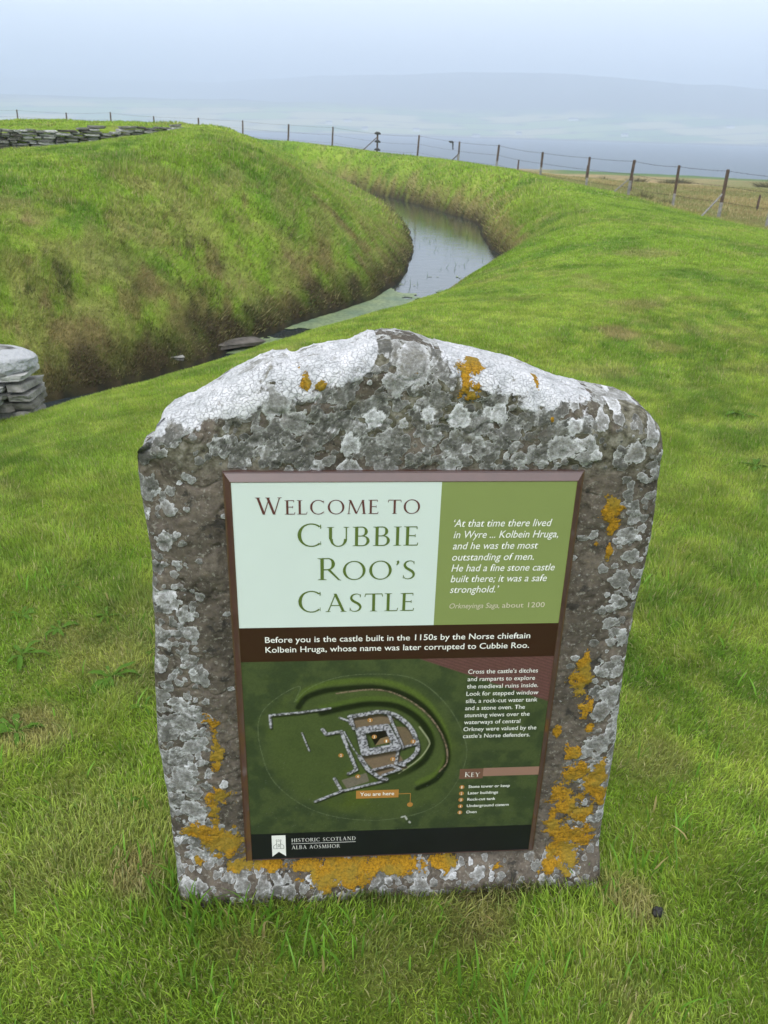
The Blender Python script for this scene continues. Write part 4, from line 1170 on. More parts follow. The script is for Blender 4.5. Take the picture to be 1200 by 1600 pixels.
serif_line('lettering', [('HISTORIC SCOTLAND', 0.0098)], 0.097, 0.2305, 0.0605, M_WHITE, 0.14)
serif_line('lettering', [('ALBA AOSMHOR', 0.0098)], 0.097, 0.1975, 0.0405, M_WHITE, 0.14)
plate('rule', 0.097, 0.2305, 0.0550, 0.0556, M_WHITE, 0.0005, 0.0003)
# the white swallow-tailed flag with a small castle
bm = bmesh.new()
vs_ = [bm.verts.new((x, FACE - 0.0006, z)) for x, z in ((0.0565, 0.0805), (0.0565, 0.0215), (0.0705, 0.0345), (0.0850, 0.0215), (0.0850, 0.0805))]
bm.faces.new(vs_[:3]); bm.faces.new((vs_[0], vs_[2], vs_[4])); bm.faces.new((vs_[2], vs_[3], vs_[4]))
bm.normal_update()
for f in bm.faces:
    if f.normal.y > 0: f.normal_flip()
flag = link('flag_emblem', bm_mesh('flag_emblem', bm, M_WHITE), panel)
bm = bmesh.new()
def thin(x0, z0, x1, z1, w=0.0007):
    d = Vector((x1 - x0, 0, z1 - z0)).normalized(); n_ = Vector((-d.z, 0, d.x)) * w / 2
    p, q = Vector((x0, FACE - 0.0011, z0)), Vector((x1, FACE - 0.0011, z1))
    f = bm.faces.new([bm.verts.new(v_) for v_ in (p - n_, q - n_, q + n_, p + n_)]); f.normal_update()
    if f.normal.y > 0: f.normal_flip()
for s in (((.0665, .0440), (.0665, .0640)), ((.0745, .0440), (.0745, .0640)), ((.0655, .0650), (.0755, .0650)), ((.0655, .0650), (.0655, .0690)), ((.0755, .0650), (.0755, .0690)), ((.0690, .0668), (.0690, .0690)), ((.0720, .0668), (.0720, .0690)),
          ((.0655, .0690), (.0675, .0690)), ((.0695, .0690), (.0715, .0690)), ((.0735, .0690), (.0755, .0690)), ((.0600, .0440), (.0810, .0440)), ((.0600, .0440), (.0600, .0520)), ((.0600, .0520), (.0665, .0580)), ((.0810, .0440), (.0810, .0520)),
          ((.0810, .0520), (.0745, .0580)), ((.0695, .0490), (.0695, .0550)), ((.0720, .0490), (.0720, .0550)), ((.0695, .0490), (.0720, .0490)), ((.0695, .0550), (.0708, .0570)), ((.0708, .0570), (.0720, .0550))):
    thin(*s[0], *s[1])
link('castle_outline', bm_mesh('castle_outline', bm, M_FOOT), flag)

# ------------------------------------------------------------------ drystone ruins
M_STONES = []
for i, colr in enumerate(((0.15, 0.145, 0.13), (0.23, 0.225, 0.21), (0.36, 0.36, 0.35), (0.10, 0.09, 0.08))):
    M_STONES.append(simple_mat('wall_stone_%s' % ('grey', 'pale', 'white_lichen', 'brown')[i], colr, 0.9, noise=(7, 0.45), bump=(22, 0.8, 0.03), spec=0.2))

def rubble_mesh(name, sx, sy, sz, mat, seed, cuts=2, rough=0.10):
    """an irregular hewn block, corners knocked off"""
    bm = bmesh.new()
    bmesh.ops.create_cube(bm, size=1.0)
    Rj = random.Random(seed + 5)
    for v in bm.verts:
        v.co.x *= 1 + Rj.uniform(-0.22, 0.05); v.co.y *= 1 + Rj.uniform(-0.15, 0.05); v.co.z *= 1 + Rj.uniform(-0.30, 0.05)
    bmesh.ops.bevel(bm, geom=bm.edges[:], offset=0.07, segments=1, affect='EDGES')
    bmesh.ops.subdivide_edges(bm, edges=[e_ for e_ in bm.edges if e_.calc_length() > 0.5], cuts=cuts, use_grid_fill=True)
    R_ = random.Random(seed)
    o1 = R_.uniform(0, 50)
    co = np.array([v.co[:] for v in bm.verts])
    d = fbm(co[:, 0] * 2.2 + o1, co[:, 1] * 2.2, co[:, 2] * 2.2, octv=3, seed=seed) - 0.5
    d2 = fbm(co[:, 0] * 6 + o1, co[:, 1] * 6, co[:, 2] * 6, octv=2, seed=seed + 1) - 0.5
    for v, a, b_ in zip(bm.verts, d, d2):
        v.co *= 1 + a * rough * 4 + b_ * rough
        v.co = Vector((v.co.x * sx, v.co.y * sy, v.co.z * sz))
    return bm_mesh(name, bm, mat, False)

def back_wall():
    d = WALL_B - WALL_A; L = float(np.hypot(*d)); ang = math.atan2(d[1], d[0])
    root = empty('drystone_wall', (WALL_A[0], WALL_A[1], 0), 'long low wall of thin grey flagstones cut into the turf on top of the castle mound', 'wall', ang)
    R_ = random.Random(4)
    protos = [rubble_mesh('stone', 1, 1, 1, M_STONES[(1, 2, 0, 1, 2, 0, 1, 3, 1, 2)[k]], 500 + k) for k in range(10)]
    n = np.array((-d[1], d[0])) / L
    course_h = 0.066
    s = 0.0
    cnt = 0
    for c_ in range(10):
        s = R_.uniform(0, 0.2)
        while s < L - 0.1:
            w = R_.uniform(0.16, 0.46)
            px, py = WALL_A + d / L * (s + w / 2)
            top = float(terrain(np.array([px + n[0] * 0.45]), np.array([py + n[1] * 0.45]))[0]) + 0.08
            bot = float(terrain(np.array([px - n[0] * 0.2]), np.array([py - n[1] * 0.2]))[0])
            zc = top - 0.035 - c_ * course_h - 0.06 * abs(math.sin(s * 1.3)) * (c_ < 2)
            if zc > bot - 0.05 and cnt < 290 and not (5.0 < s < 5.35 and c_ < 3):
                me = protos[R_.randrange(10)]
                o = link('stone', me, root, loc=(s + w / 2, -0.02 + R_.uniform(-0.03, 0.02), zc), rot=(R_.uniform(-.05, .05), R_.uniform(-.05, .05), R_.uniform(-.06, .06)))
                o.scale = (w * 0.97, R_.uniform(0.22, 0.34), course_h * R_.uniform(0.8, 1.1))
                cnt += 1
            s += w
back_wall()

def near_wall():
    """wall end by the near lip of the ditch, a boulder lying on its courses"""
    root = empty('wall_end', (-2.54, 5.05, 0), 'broken end of a drystone wall at the lip of the ditch, under the pale boulder', 'wall', 0.0)
    R_ = random.Random(9)
    specs = [  # x centre, z centre, length, height, material, y offset
        (-0.10, 0.010, 0.46, 0.055, 1, 0.02), (0.160, 0.028, 0.24, 0.050, 2, 0.00), (-0.42, 0.02, 0.22, 0.06, 0, 0.03),
        (-0.20, -0.052, 0.22, 0.060, 3, 0.03), (0.030, -0.050, 0.20, 0.045, 2, 0.00), (0.205, -0.052, 0.13, 0.055, 0, 0.03),
        (-0.02, -0.105, 0.34, 0.045, 0, 0.02), (0.20, -0.112, 0.16, 0.05, 1, 0.05), (-0.30, -0.11, 0.26, 0.05, 3, 0.0),
        (-0.06, -0.145, 0.32, 0.055, 2, -0.16), (-0.34, -0.15, 0.22, 0.06, 1, -0.14),
        (-0.10, -0.19, 0.5, 0.06, 3, 0.05), (0.18, -0.17, 0.2, 0.06, 3, 0.1), (0.0, -0.26, 0.5, 0.08, 0, 0.1), (-0.35, -0.25, 0.35, 0.1, 0, 0.1)]
    for k, (x, z, w, h, mi, yo) in enumerate(specs):
        link('stone', rubble_mesh('stone', w, 0.30, h, M_STONES[{0: 1, 1: 1, 2: 2, 3: 0}[mi]], 600 + k, cuts=2, rough=0.045), root, loc=(x, yo + 0.08, z), rot=(R_.uniform(-.06, .06), R_.uniform(-.07, .05), R_.uniform(-.1, .1)))
    m = simple_mat('boulder_lichen', (0.20, 0.197, 0.19), 0.9, noise=(14, 0.7), bump=(30, 1.0, 0.03), spec=0.2)
    # a paler patch of lichen on its right end
    n = m.node_tree; b = n.nodes['Principled BSDF']
    src = b.inputs['Base Color'].links[0].from_socket
    tcn = n.nodes.new('ShaderNodeTexCoord'); nz = n.nodes.new('ShaderNodeTexNoise'); nz.inputs['Scale'].default_value = 5.0
    n.links.new(tcn.outputs['Object'], nz.inputs['Vector'])
    sp = n.nodes.new('ShaderNodeSeparateXYZ'); n.links.new(tcn.outputs['Object'], sp.inputs[0])
    ad = n.nodes.new('ShaderNodeMath'); ad.operation = 'MULTIPLY_ADD'; ad.inputs[1].default_value = 0.35
    n.links.new(nz.outputs['Fac'], ad.inputs[0]); n.links.new(sp.outputs['X'], ad.inputs[2])
    mr = n.nodes.new('ShaderNodeMapRange'); mr.inputs['From Min'].default_value = 0.245; mr.inputs['From Max'].default_value = 0.26
    n.links.new(ad.outputs[0], mr.inputs['Value'])
    mxn = n.nodes.new('ShaderNodeMix'); mxn.data_type = 'RGBA'; mxn.inputs[7].default_value = (0.40, 0.41, 0.43, 1)
    n.links.new(mr.outputs[0], mxn.inputs['Factor']); n.links.new(src, mxn.inputs[6]); n.links.new(mxn.outputs[2], b.inputs['Base Color'])
    bm = bmesh.new(); bmesh.ops.create_icosphere(bm, subdivisions=5, radius=1)
    co = np.array([v.co[:] for v in bm.verts])
    d = fbm(co[:, 0] * 1.3 + 9, co[:, 1] * 1.3, co[:, 2] * 1.3, octv=3, seed=77) - 0.5
    d2 = fbm(co[:, 0] * 7, co[:, 1] * 7, co[:, 2] * 7, octv=3, seed=78) - 0.5
    for v, a, b_ in zip(bm.verts, d, d2):
        s = 1 + a * 0.5 + b_ * 0.07
        x, y, z = v.co * s
        x = math.copysign(abs(x) ** 0.6, x); z = math.copysign(abs(z) ** 0.55, z)
        z *= 1.0 - 0.30 * max(0, x) ** 2
        v.co = (x * 0.25, y * 0.16, z * 0.080 - 0.012 * x)
    link('boulder', bm_mesh('boulder', bm, m, True), None, loc=(-2.49, 5.13, 0.106), label='rounded pale grey boulder with a white lichen patch lying on the wall end', category='boulder')
near_wall()

def ledge_stones():
    labels = ['flat pale stone poking out at the foot of the mound, the right one of two', 'long dark flagstone at the foot of the mound beside a smaller pale one', 'thin dark ledge of rock at the water line where the algae film begins']
    for k, (x, y, w, lab) in enumerate(((-2.62, 9.95, 0.20, labels[0]), (-3.10, 9.55, 0.55, labels[1]), (-2.02, 10.95, 0.7, labels[2]))):
        me = rubble_mesh('flat_stone', w, 0.28, 0.07, M_STONES[(1, 0, 3)[k]], 700 + k, cuts=3)
        link('flat_stone', me, None, loc=(x, y, WATER + (0.10, 0.08, 0.05)[k]), rot=(0.05, 0.03, (0.5, 0.6, 0.7)[k]), label=lab, category='stone', group='flat stones at the foot of the mound')
ledge_stones()

# ------------------------------------------------------------------ the wire fence
def tz(x, y):
    return float(terrain(np.array([x]), np.array([y]))[0])
M_POST = simple_mat('weathered_post', (0.10, 0.070, 0.055), 0.9, noise=(9, 0.4), bump=(30, 0.6, 0.01), spec=0.2)
M_POSTG = simple_mat('silvered_post', (0.26, 0.25, 0.24), 0.9, noise=(9, 0.3), bump=(30, 0.6, 0.01), spec=0.2)
M_WIRE = simple_mat('rusty_wire', (0.07, 0.055, 0.05), 0.6, metallic=0.5)
M_DARK = simple_mat('dark_iron', (0.03, 0.028, 0.03), 0.6)
POSTS = [  # x, y, height of the top
    (10.05, 20.6, 0.66), (9.32, 21.7, 0.70), (8.56, 23.0, 0.76), (7.90, 24.9, 0.77), (7.34, 27.5, 0.81), (6.62, 30.5, 0.79), (5.63, 34.2, 0.83), (4.36, 37.7, 0.99), (2.95, 41.0, 1.03),
    (1.20, 44.0, 1.23), (-0.86, 46.5, 1.25), (-3.27, 48.4, 1.49), (-5.86, 50.5, 1.56), (-8.70, 52.3, 1.69), (-11.60, 54.0, 1.77), (-14.5, 55.0, 1.80), (-17.4, 56.0, 1.96), (-20.4, 56.8, 1.87), (-23.7, 57.4, 1.97), (-27.0, 57.6, 1.95)]
def make_fence():
    root = empty('wire_fence', (POSTS[2][0], POSTS[2][1], tz(POSTS[2][0], POSTS[2][1])), 'post and barbed wire fence curving round the castle between bank and field', 'fence')
    inv = Vector(root.location)
    tops = []
    for i, (x, y, zt) in enumerate(POSTS):
        zb = tz(x, y) - 0.2
        lean = 0.035 + random.uniform(-0.03, 0.03)
        r = random.uniform(0.040, 0.048)
        xt = x; xb = x - lean * 1.2
        L_ = zt - zb
        bm = bmesh.new()
        zm = zb + L_ * random.uniform(0.42, 0.55)
        tube(bm, [(xb - inv.x, y - inv.y, zb - inv.z), (xb + (xt - xb) * .3 - inv.x, y - inv.y, zb + L_ * .3 - inv.z), (xb + (xt - xb) * .5 - inv.x, y - inv.y, zm - inv.z), (xt - inv.x, y - inv.y, zt - 0.02 - inv.z), (xt - inv.x, y - inv.y, zt - inv.z)],
             [r, r, r, r * 0.98, r * 0.75], 8, jitter=0.06)
        me = bm_mesh('post', bm, [M_POST, M_POSTG])
        for p in me.polygons:
            if p.center.z < zm - inv.z and i < 9:
                p.material_index = 1
        link('post', me, root)
        tops.append((xt, y, zt, xb, zb))
    # strands
    for lvl, (top_off, rr) in enumerate(((0.04, 0.0048), (0.40, 0.0045), (0.78, 0.004))):
        for i in range(len(POSTS) - 1):
            a = Vector((tops[i][0], tops[i][1] - 0.045, tops[i][2] - top_off)); b_ = Vector((tops[i + 1][0], tops[i + 1][1] - 0.045, tops[i + 1][2] - top_off))
            if lvl and i == 11: pass
            pts = [a.lerp(b_, t) - Vector((0, 0, (0.015 + 0.02 * (i % 3 == 0)) * 4 * t * (1 - t))) for t in np.linspace(0, 1, 6)]
            bm = bmesh.new()
            tube(bm, [p - inv for p in pts], rr, 4, False)
            if i < 8:
                Ld = (b_ - a).length
                for k in range(int(Ld / 0.16)):
                    t = (k + .5) / int(Ld / 0.16)
                    p = a.lerp(b_, t) - Vector((0, 0, (0.015 + 0.02 * (i % 3 == 0)) * 4 * t * (1 - t))) - inv
                    tube(bm, [p + Vector((-0.006, 0, -0.02)), p + Vector((0.006, 0, 0.02))], 0.0035, 3, False)
            link('wire_strand', bm_mesh('wire_strand', bm, M_WIRE), root)
    # bracing struts, as the photograph shows them on five of the posts
    for i, (dx, dz, hgt, dy) in ((2, (-0.62, 0, 0.62, -0.3)), (4, (-0.55, 0, 0.55, 0.2)), (8, (-0.4, 0, 0.35, 0.2)), (10, (-0.8, 0, 0.72, 0.2))):
        x, y, zt = POSTS[i]
        a = Vector((x - 0.02, y, tz(x, y) + hgt)); b_ = Vector((x + dx, y + dy, tz(x + dx, y + dy) - 0.06))
        bm = bmesh.new(); tube(bm, [a - inv, b_ - inv], 0.023, 6)
        link('strut', bm_mesh('strut', bm, M_POSTG if i < 5 else M_POST), root)
    # the strainer post carries dark insulators
    x, y, zt = POSTS[10]
    for h in (0.02, 0.40, 0.78):
        bm = bmesh.new()
        tube(bm, [Vector((x - 0.15, y - 0.05, zt - h)) - inv, Vector((x - 0.05, y - 0.06, zt - h + 0.03)) - inv, Vector((x + 0.06, y - 0.06, zt - h + 0.02)) - inv, Vector((x + 0.16, y - 0.05, zt - h - 0.02)) - inv], [0.03, 0.065, 0.065, 0.03], 8)
        link('insulator', bm_mesh('insulator', bm, M_DARK), root)
    # a snagged scrap on the top wire
    a, b_ = tops[9], tops[8]
    p = Vector((a[0] * .17 + b_[0] * .83, a[1] * .17 + b_[1] * .83 - 0.05, a[2] * .17 + b_[2] * .83 - 0.06))
    bm = bmesh.new()
    tube(bm, [p + Vector((-0.16, 0, 0.02)), p + Vector((-0.08, 0, -0.01)), p + Vector((0.0, 0, 0.0)), p + Vector((0.07, 0, -0.05))], [0.02, 0.05, 0.045, 0.02], 6)
    tube(bm, [p + Vector((0.0, 0, -0.02)), p + Vector((0.04, 0, -0.12)), p + Vector((0.03, 0, -0.24)), p + Vector((0.06, 0, -0.32))], [0.02, 0.035, 0.025, 0.04], 6)
    link('snagged_rag', bm_mesh('snagged_rag', bm, M_DARK), None, label='small dark scrap snagged on the top fence wire beside a post', category='rag')
make_fence()

# short stakes of an older fence line out in the field
def ray_dir(px, py):
    dx = (px - 600) / FPX; dy = -(py - 800) / FPX
    v = _X * dx + _Y * dy + _fwd
    return v.normalized()
STAKES = [(13.0, 31.5, 0.55), (9.6, 36.0, 0.6), (9.7, 45.0, 0.7), (7.2, 52.0, 0.7), (3.9, 55.0, 0.8), (0.6, 58.5, 0.8), (-1.9, 59.0, 0.8), (-5.2, 60.0, 0.9), (-8.1, 60.5, 0.9), (-24.0, 64.0, 1.05)]
def stakes():
    root = empty('old_stake_line', (STAKES[0][0], STAKES[0][1], tz(*STAKES[0][:2])), 'row of short weathered stakes standing out in the field beyond the wire fence', 'fence')
    for x, y, h in STAKES:
        zb = tz(x, y)
        bm = bmesh.new(); tube(bm, [(x - root.location.x, y - root.location.y, zb - 0.2 - root.location.z), (x - root.location.x + 0.01, y - root.location.y, zb + h * .6 - root.location.z), (x - root.location.x + 0.02, y - root.location.y, zb + h - root.location.z)], [0.05, 0.045, 0.04], 6, jitter=0.1)
        link('stake', bm_mesh('stake', bm, M_POST), root)
stakes()

# ------------------------------------------------------------------ rush tussocks along the field edge
M_RUSH = simple_mat('rush_brown_green', (0.13, 0.12, 0.05), 0.9, noise=(2, 0.4))
def tussock_mesh(seed):
    R_ = random.Random(seed); bm = bmesh.new()
    for k in range(260):
        a = R_.uniform(0, 6.283); rr = R_.random() ** 0.6 * 0.5
        x, y = rr * math.cos(a), rr * math.sin(a)
        h = (0.45 + 0.55 * R_.random()) * (1 - rr * 0.8)
        lx, ly = x * 0.9 + R_.uniform(-.15, .15), y * 0.9 + R_.uniform(-.15, .15)
        w = 0.022; fa = R_.uniform(0, 3.14)
        bm.faces.new([bm.verts.new(p) for p in ((x - w * math.cos(fa), y - w * math.sin(fa), -0.05), (x + w * math.cos(fa), y + w * math.sin(fa), -0.05), (x + lx, y + ly, h))])
    return bm_mesh('rush_tussock', bm, M_RUSH)
TS = [(15.0, 64, 1.7, .7), (18.5, 68, 2.1, .8), (20.3, 66, 1.6, .6), (22.5, 70, 2.3, .7), (28.0, 66, 3.0, .9), (31.0, 66, 2.4, .8), (39.0, 68, 2.7, .9), (34.0, 54, 2.4, .7), (35.8, 52, 2.2, .8), (37.4, 54, 1.8, .7), (42.0, 58, 1.9, .8), (46, 60, 1.6, .6), (7.6, 27.0, 0.7, .42), (8.1, 26.3, 0.6, .3)]
_protos = [tussock_mesh(k) for k in range(4)]
TL = ['small leftmost brown rush clump on the skyline of the field', 'second brown rush clump from the left along the field edge', 'low brown rush clump just right of the second one on the field edge', 'dark rush clump between the fence posts left of the open field',
      'broad dark rush clump on the field edge behind the fence', 'dark rush clump next to the broadest one on the field edge', 'separate dark rush clump towards the right of the field edge', 'brown rush clump in mid field, left of a group of three',
      'brown rush clump in the middle of the group in mid field', 'brown rush clump at the right of the group in mid field', 'small brown rush clump right of the mid field group', 'smallest rush clump, farthest right on the field',
      'long green grass tussock at the foot of the third fence post from the right', 'low green grass tuft beside the long tussock by the fence post']
for k, (x, y, s, hz) in enumerate(TS):
    o = link('rush_tussock', _protos[k % 4], None, loc=(x, y, tz(x, y)), rot=(0, 0, k * 1.3), label=TL[k], category='tussock', group='rush tussocks in the field')
    o.scale = (s * 0.7, s * 0.6, hz * 0.75)

# ------------------------------------------------------------------ broad-leaved weeds in the lawn
def leaf_material():
    m = bpy.data.materials.new('weed_leaf'); m.use_nodes = True
    n = m.node_tree; b = n.nodes['Principled BSDF']
    tcn = n.nodes.new('ShaderNodeTexCoord'); t = n.nodes.new('ShaderNodeTexNoise'); t.inputs['Scale'].default_value = 60
    n.links.new(tcn.outputs['Object'], t.inputs['Vector'])
    r = n.nodes.new('ShaderNodeValToRGB')
    r.color_ramp.elements[0].position = 0.35; r.color_ramp.elements[0].color = (0.045, 0.105, 0.012, 1)
    r.color_ramp.elements[1].position = 0.65; r.color_ramp.elements[1].color = (0.085, 0.165, 0.022, 1)
    n.links.new(t.outputs['Fac'], r.inputs[0]); n.links.new(r.outputs[0], b.inputs['Base Color'])
    b.inputs['Roughness'].default_value = 0.6; b.inputs['Specular IOR Level'].default_value = 0.05
    return m
M_LEAF = leaf_material()
def leaf_mesh(seed):
    R_ = random.Random(seed)
    n_ = 9; L_, W_ = 1.0, 0.10 + 0.07 * R_.random(); sk = R_.uniform(-.25, .25)
    bm = bmesh.new(); rows = []
    for i in range(n_):
        t = i / (n_ - 1)
        w = W_ * (math.sin(math.pi * min(1, t * 0.92 + 0.04)) ** 0.8) * (0.35 + 0.75 * t) * (1 + 0.28 * math.sin(t * 24 + seed))
        if i == n_ - 1: w = 0.005
        up = 0.42 * t - 0.50 * t * t + 0.03 * math.sin(t * 9 + seed)
        bx_ = sk * t * t
        rows.append([bm.verts.new((bx_ - w, t * L_, up + w * 0.35)), bm.verts.new((bx_, t * L_, up)), bm.verts.new((bx_ + w, t * L_, up + w * 0.45))])
    for a, b_ in zip(rows, rows[1:]):
        bm.faces.new((a[0], a[1], b_[1], b_[0])); bm.faces.new((a[1], a[2], b_[2], b_[1]))
    return bm_mesh('leaf', bm, M_LEAF, True)
LEAVES = [leaf_mesh(k) for k in range(5)]
WEEDS = [(-1.09, 2.52, .060, 6, 'small leafy weed rosette in the lawn left of the stone, the farthest away'), (-1.19, 2.33, .062, 7, 'weed rosette at the left edge of the picture, beyond the other two there'),
         (-1.04, 2.26, .070, 8, 'dull leafy weed beside a yellowed patch, left part of the lawn'), (-1.10, 2.11, .080, 8, 'spreading weed with long narrow leaves near the left edge of the lawn'),
         (-0.91, 2.34, .062, 7, 'weed rosette nearest above the largest one left of the stone'), (-0.80, 2.02, .100, 11, 'largest weed rosette with broad dark leaves, left of the stone'),
         (-0.71, 2.16, .045, 5, 'single small weed close against the left side of the stone'), (-0.97, 1.76, .085, 9, 'weed with ragged leaves low on the left of the lawn'),
         (-0.66, 1.88, .050, 4, 'pale small weed by the left foot of the stone'), (2.12, 4.76, .11, 8, 'upper weed patch in the lawn right of the stone'),
         (1.86, 3.90, .10, 8, 'lower weed patch in the lawn at the right edge'),
         (-0.80, 2.75, .05, 6, 'little weed in the lawn beyond the shoulder of the stone, left side'), (-0.60, 1.52, .05, 5, 'low weed half hidden in grass by the stone foot')]
for k, (x, y, s, n_, lab) in enumerate(WEEDS):
    e_ = empty('weed', (x, y, tz(x, y) + 0.006), lab, 'weed', k * 0.7, group='broad-leaved weeds in the lawn')
    for j in range(n_):
        o = link('leaf', LEAVES[(j + k) % 5], e_, rot=(random.uniform(-0.15, 0.25), random.uniform(-.3, .3), j * 6.283 / n_ + random.uniform(-.6, .6)))
        q = s * random.uniform(0.45, 1.1); o.scale = (q, q, q)

# the small dark dropping in the grass, right of the stone
bm = bmesh.new(); bmesh.ops.create_icosphere(bm, subdivisions=3, radius=1)
co = np.array([v.co[:] for v in bm.verts]); dd = fbm(co[:, 0] * 2, co[:, 1] * 2, co[:, 2] * 2, octv=3, seed=88) - 0.5
for v, a in zip(bm.verts, dd):
    v.co = Vector((v.co.x * 0.012, v.co.y * 0.010, v.co.z * 0.010)) * (1 + a)
link('pebble', bm_mesh('pebble', bm, simple_mat('black_pebble', (0.010, 0.009, 0.009), 0.6)), None, loc=(0.60, 1.235, tz(0.60, 1.235) + 0.020), label='small black pebble in the grass right of the stone foot', category='pebble')

# ------------------------------------------------------------------ crofts on the far shore
M_HARL = simple_mat('white_harling', (0.75, 0.75, 0.72), 0.9)
M_SLATE = simple_mat('slate_roof', (0.10, 0.105, 0.12), 0.8)
M_GLASS = simple_mat('window_glass', (0.02, 0.025, 0.03), 0.2)
HOUSES = [(-160, 2230, 15, 'white farmhouse far across the water, leftmost of the specks on the hillside'), (-118, 2290, 22, 'long white farm building beside the leftmost farmhouse across the water'), (-70, 2160, 14, 'small white cottage near the far shore, left of centre'),
          (52, 2190, 16, 'white cottage on the far shore behind the strainer post'), (190, 2120, 18, 'white house near the far waterline, above the fence scrap'), (300, 2200, 13, 'small pale cottage on the far slope, right of the waterline house'),
          (470, 2420, 26, 'long pale farmstead high on the far slope'), (545, 2160, 16, 'white cottage just above the far waterline, right of centre'), (1040, 2250, 30, 'long low farm building at the right end of the far shore'), (860, 2350, 18, 'pale cottage on the far slope between two long farm buildings')]
for k, (x, y, L_, lab) in enumerate(HOUSES):
    z = float(hill_height(np.array([x]), np.array([y]))[0])
    r_ = empty('farmhouse', (x, y, z), lab, 'house', (k * 0.37) % 0.6 - 0.3, group='farmhouses on the far shore')
    w, h = 7.0, 4.6
    bm = bmesh.new(); boxm(bm, -L_ / 2, L_ / 2, -w / 2, w / 2, -3, h)
    link('wall', bm_mesh('wall', bm, M_HARL), r_)
    bm = bmesh.new()
    A = [bm.verts.new(p) for p in ((-L_ / 2 - .3, -w / 2 - .4, h), (-L_ / 2 - .3, w / 2 + .4, h), (-L_ / 2 - .3, 0, h + 3.4))]
    B = [bm.verts.new(p) for p in ((L_ / 2 + .3, -w / 2 - .4, h), (L_ / 2 + .3, w / 2 + .4, h), (L_ / 2 + .3, 0, h + 3.4))]
    bm.faces.new(A); bm.faces.new(B[::-1])
    for i in range(3):
        bm.faces.new((A[i], B[i], B[(i + 1) % 3], A[(i + 1) % 3]))
    bmesh.ops.recalc_face_normals(bm, faces=bm.faces)
    rf = link('roof', bm_mesh('roof', bm, M_SLATE), r_)
    bm = bmesh.new(); boxm(bm, L_ / 2 - 1.6, L_ / 2 - 0.4, -0.6, 0.6, h + 2.6, h + 4.6)
    link('chimney', bm_mesh('chimney', bm, M_HARL), rf)
    for j in range(3):
        bm = bmesh.new(); xx = -L_ / 2 + L_ * (j + 0.8) / 3.6
        boxm(bm, xx - .6, xx + .6, -w / 2 - 0.06, -w / 2 + 0.05, 1.4, 3.0)
        link('window', bm_mesh('window', bm, M_GLASS), r_)

# ------------------------------------------------------------------ grass
def grass_material():
    m = bpy.data.materials.new('grass_blades'); m.use_nodes = True
    n = m.node_tree; n.nodes.clear()
    o = n.nodes.new('ShaderNodeOutputMaterial')
    at = n.nodes.new('ShaderNodeAttribute'); at.attribute_name = 'tone'
    d = n.nodes.new('ShaderNodeBsdfDiffuse'); t = n.nodes.new('ShaderNodeBsdfTranslucent'); g = n.nodes.new('ShaderNodeBsdfGlossy')
    g.inputs['Roughness'].default_value = 0.45; g.inputs['Color'].default_value = (0.9, 0.9, 0.9, 1)
    m1 = n.nodes.new('ShaderNodeMixShader'); m1.inputs[0].default_value = 0.28
    m2 = n.nodes.new('ShaderNodeMixShader'); m2.inputs[0].default_value = 0.012
    n.links.new(at.outputs['Color'], d.inputs['Color']); n.links.new(at.outputs['Color'], t.inputs['Color'])
    n.links.new(d.outputs[0], m1.inputs[1]); n.links.new(t.outputs[0], m1.inputs[2])
    n.links.new(m1.outputs[0], m2.inputs[1]); n.links.new(g.outputs[0], m2.inputs[2]); n.links.new(m2.outputs[0], o.inputs['Surface'])
    return m

GRASS_GAIN = 1.1
def scatter(n_try, y0, y1, dens_pow):
    """points in the wedge in front of the camera, thinning with distance"""
    u = rng.random(n_try)
    y = y0 * (y1 / y0) ** u if dens_pow == 0 else (y0 ** dens_pow + u * (y1 ** dens_pow - y0 ** dens_pow)) ** (1 / dens_pow)
    hw = 0.42 * y + 0.75
    x = (rng.random(n_try) * 2 - 1) * hw
    return x, y

def in_stone(x, y):
    lx = x; ly = y - (SY + YAW * x)
    return (lx > -0.41) & (lx < 0.49) & (ly > -0.005) & (ly < 0.125)

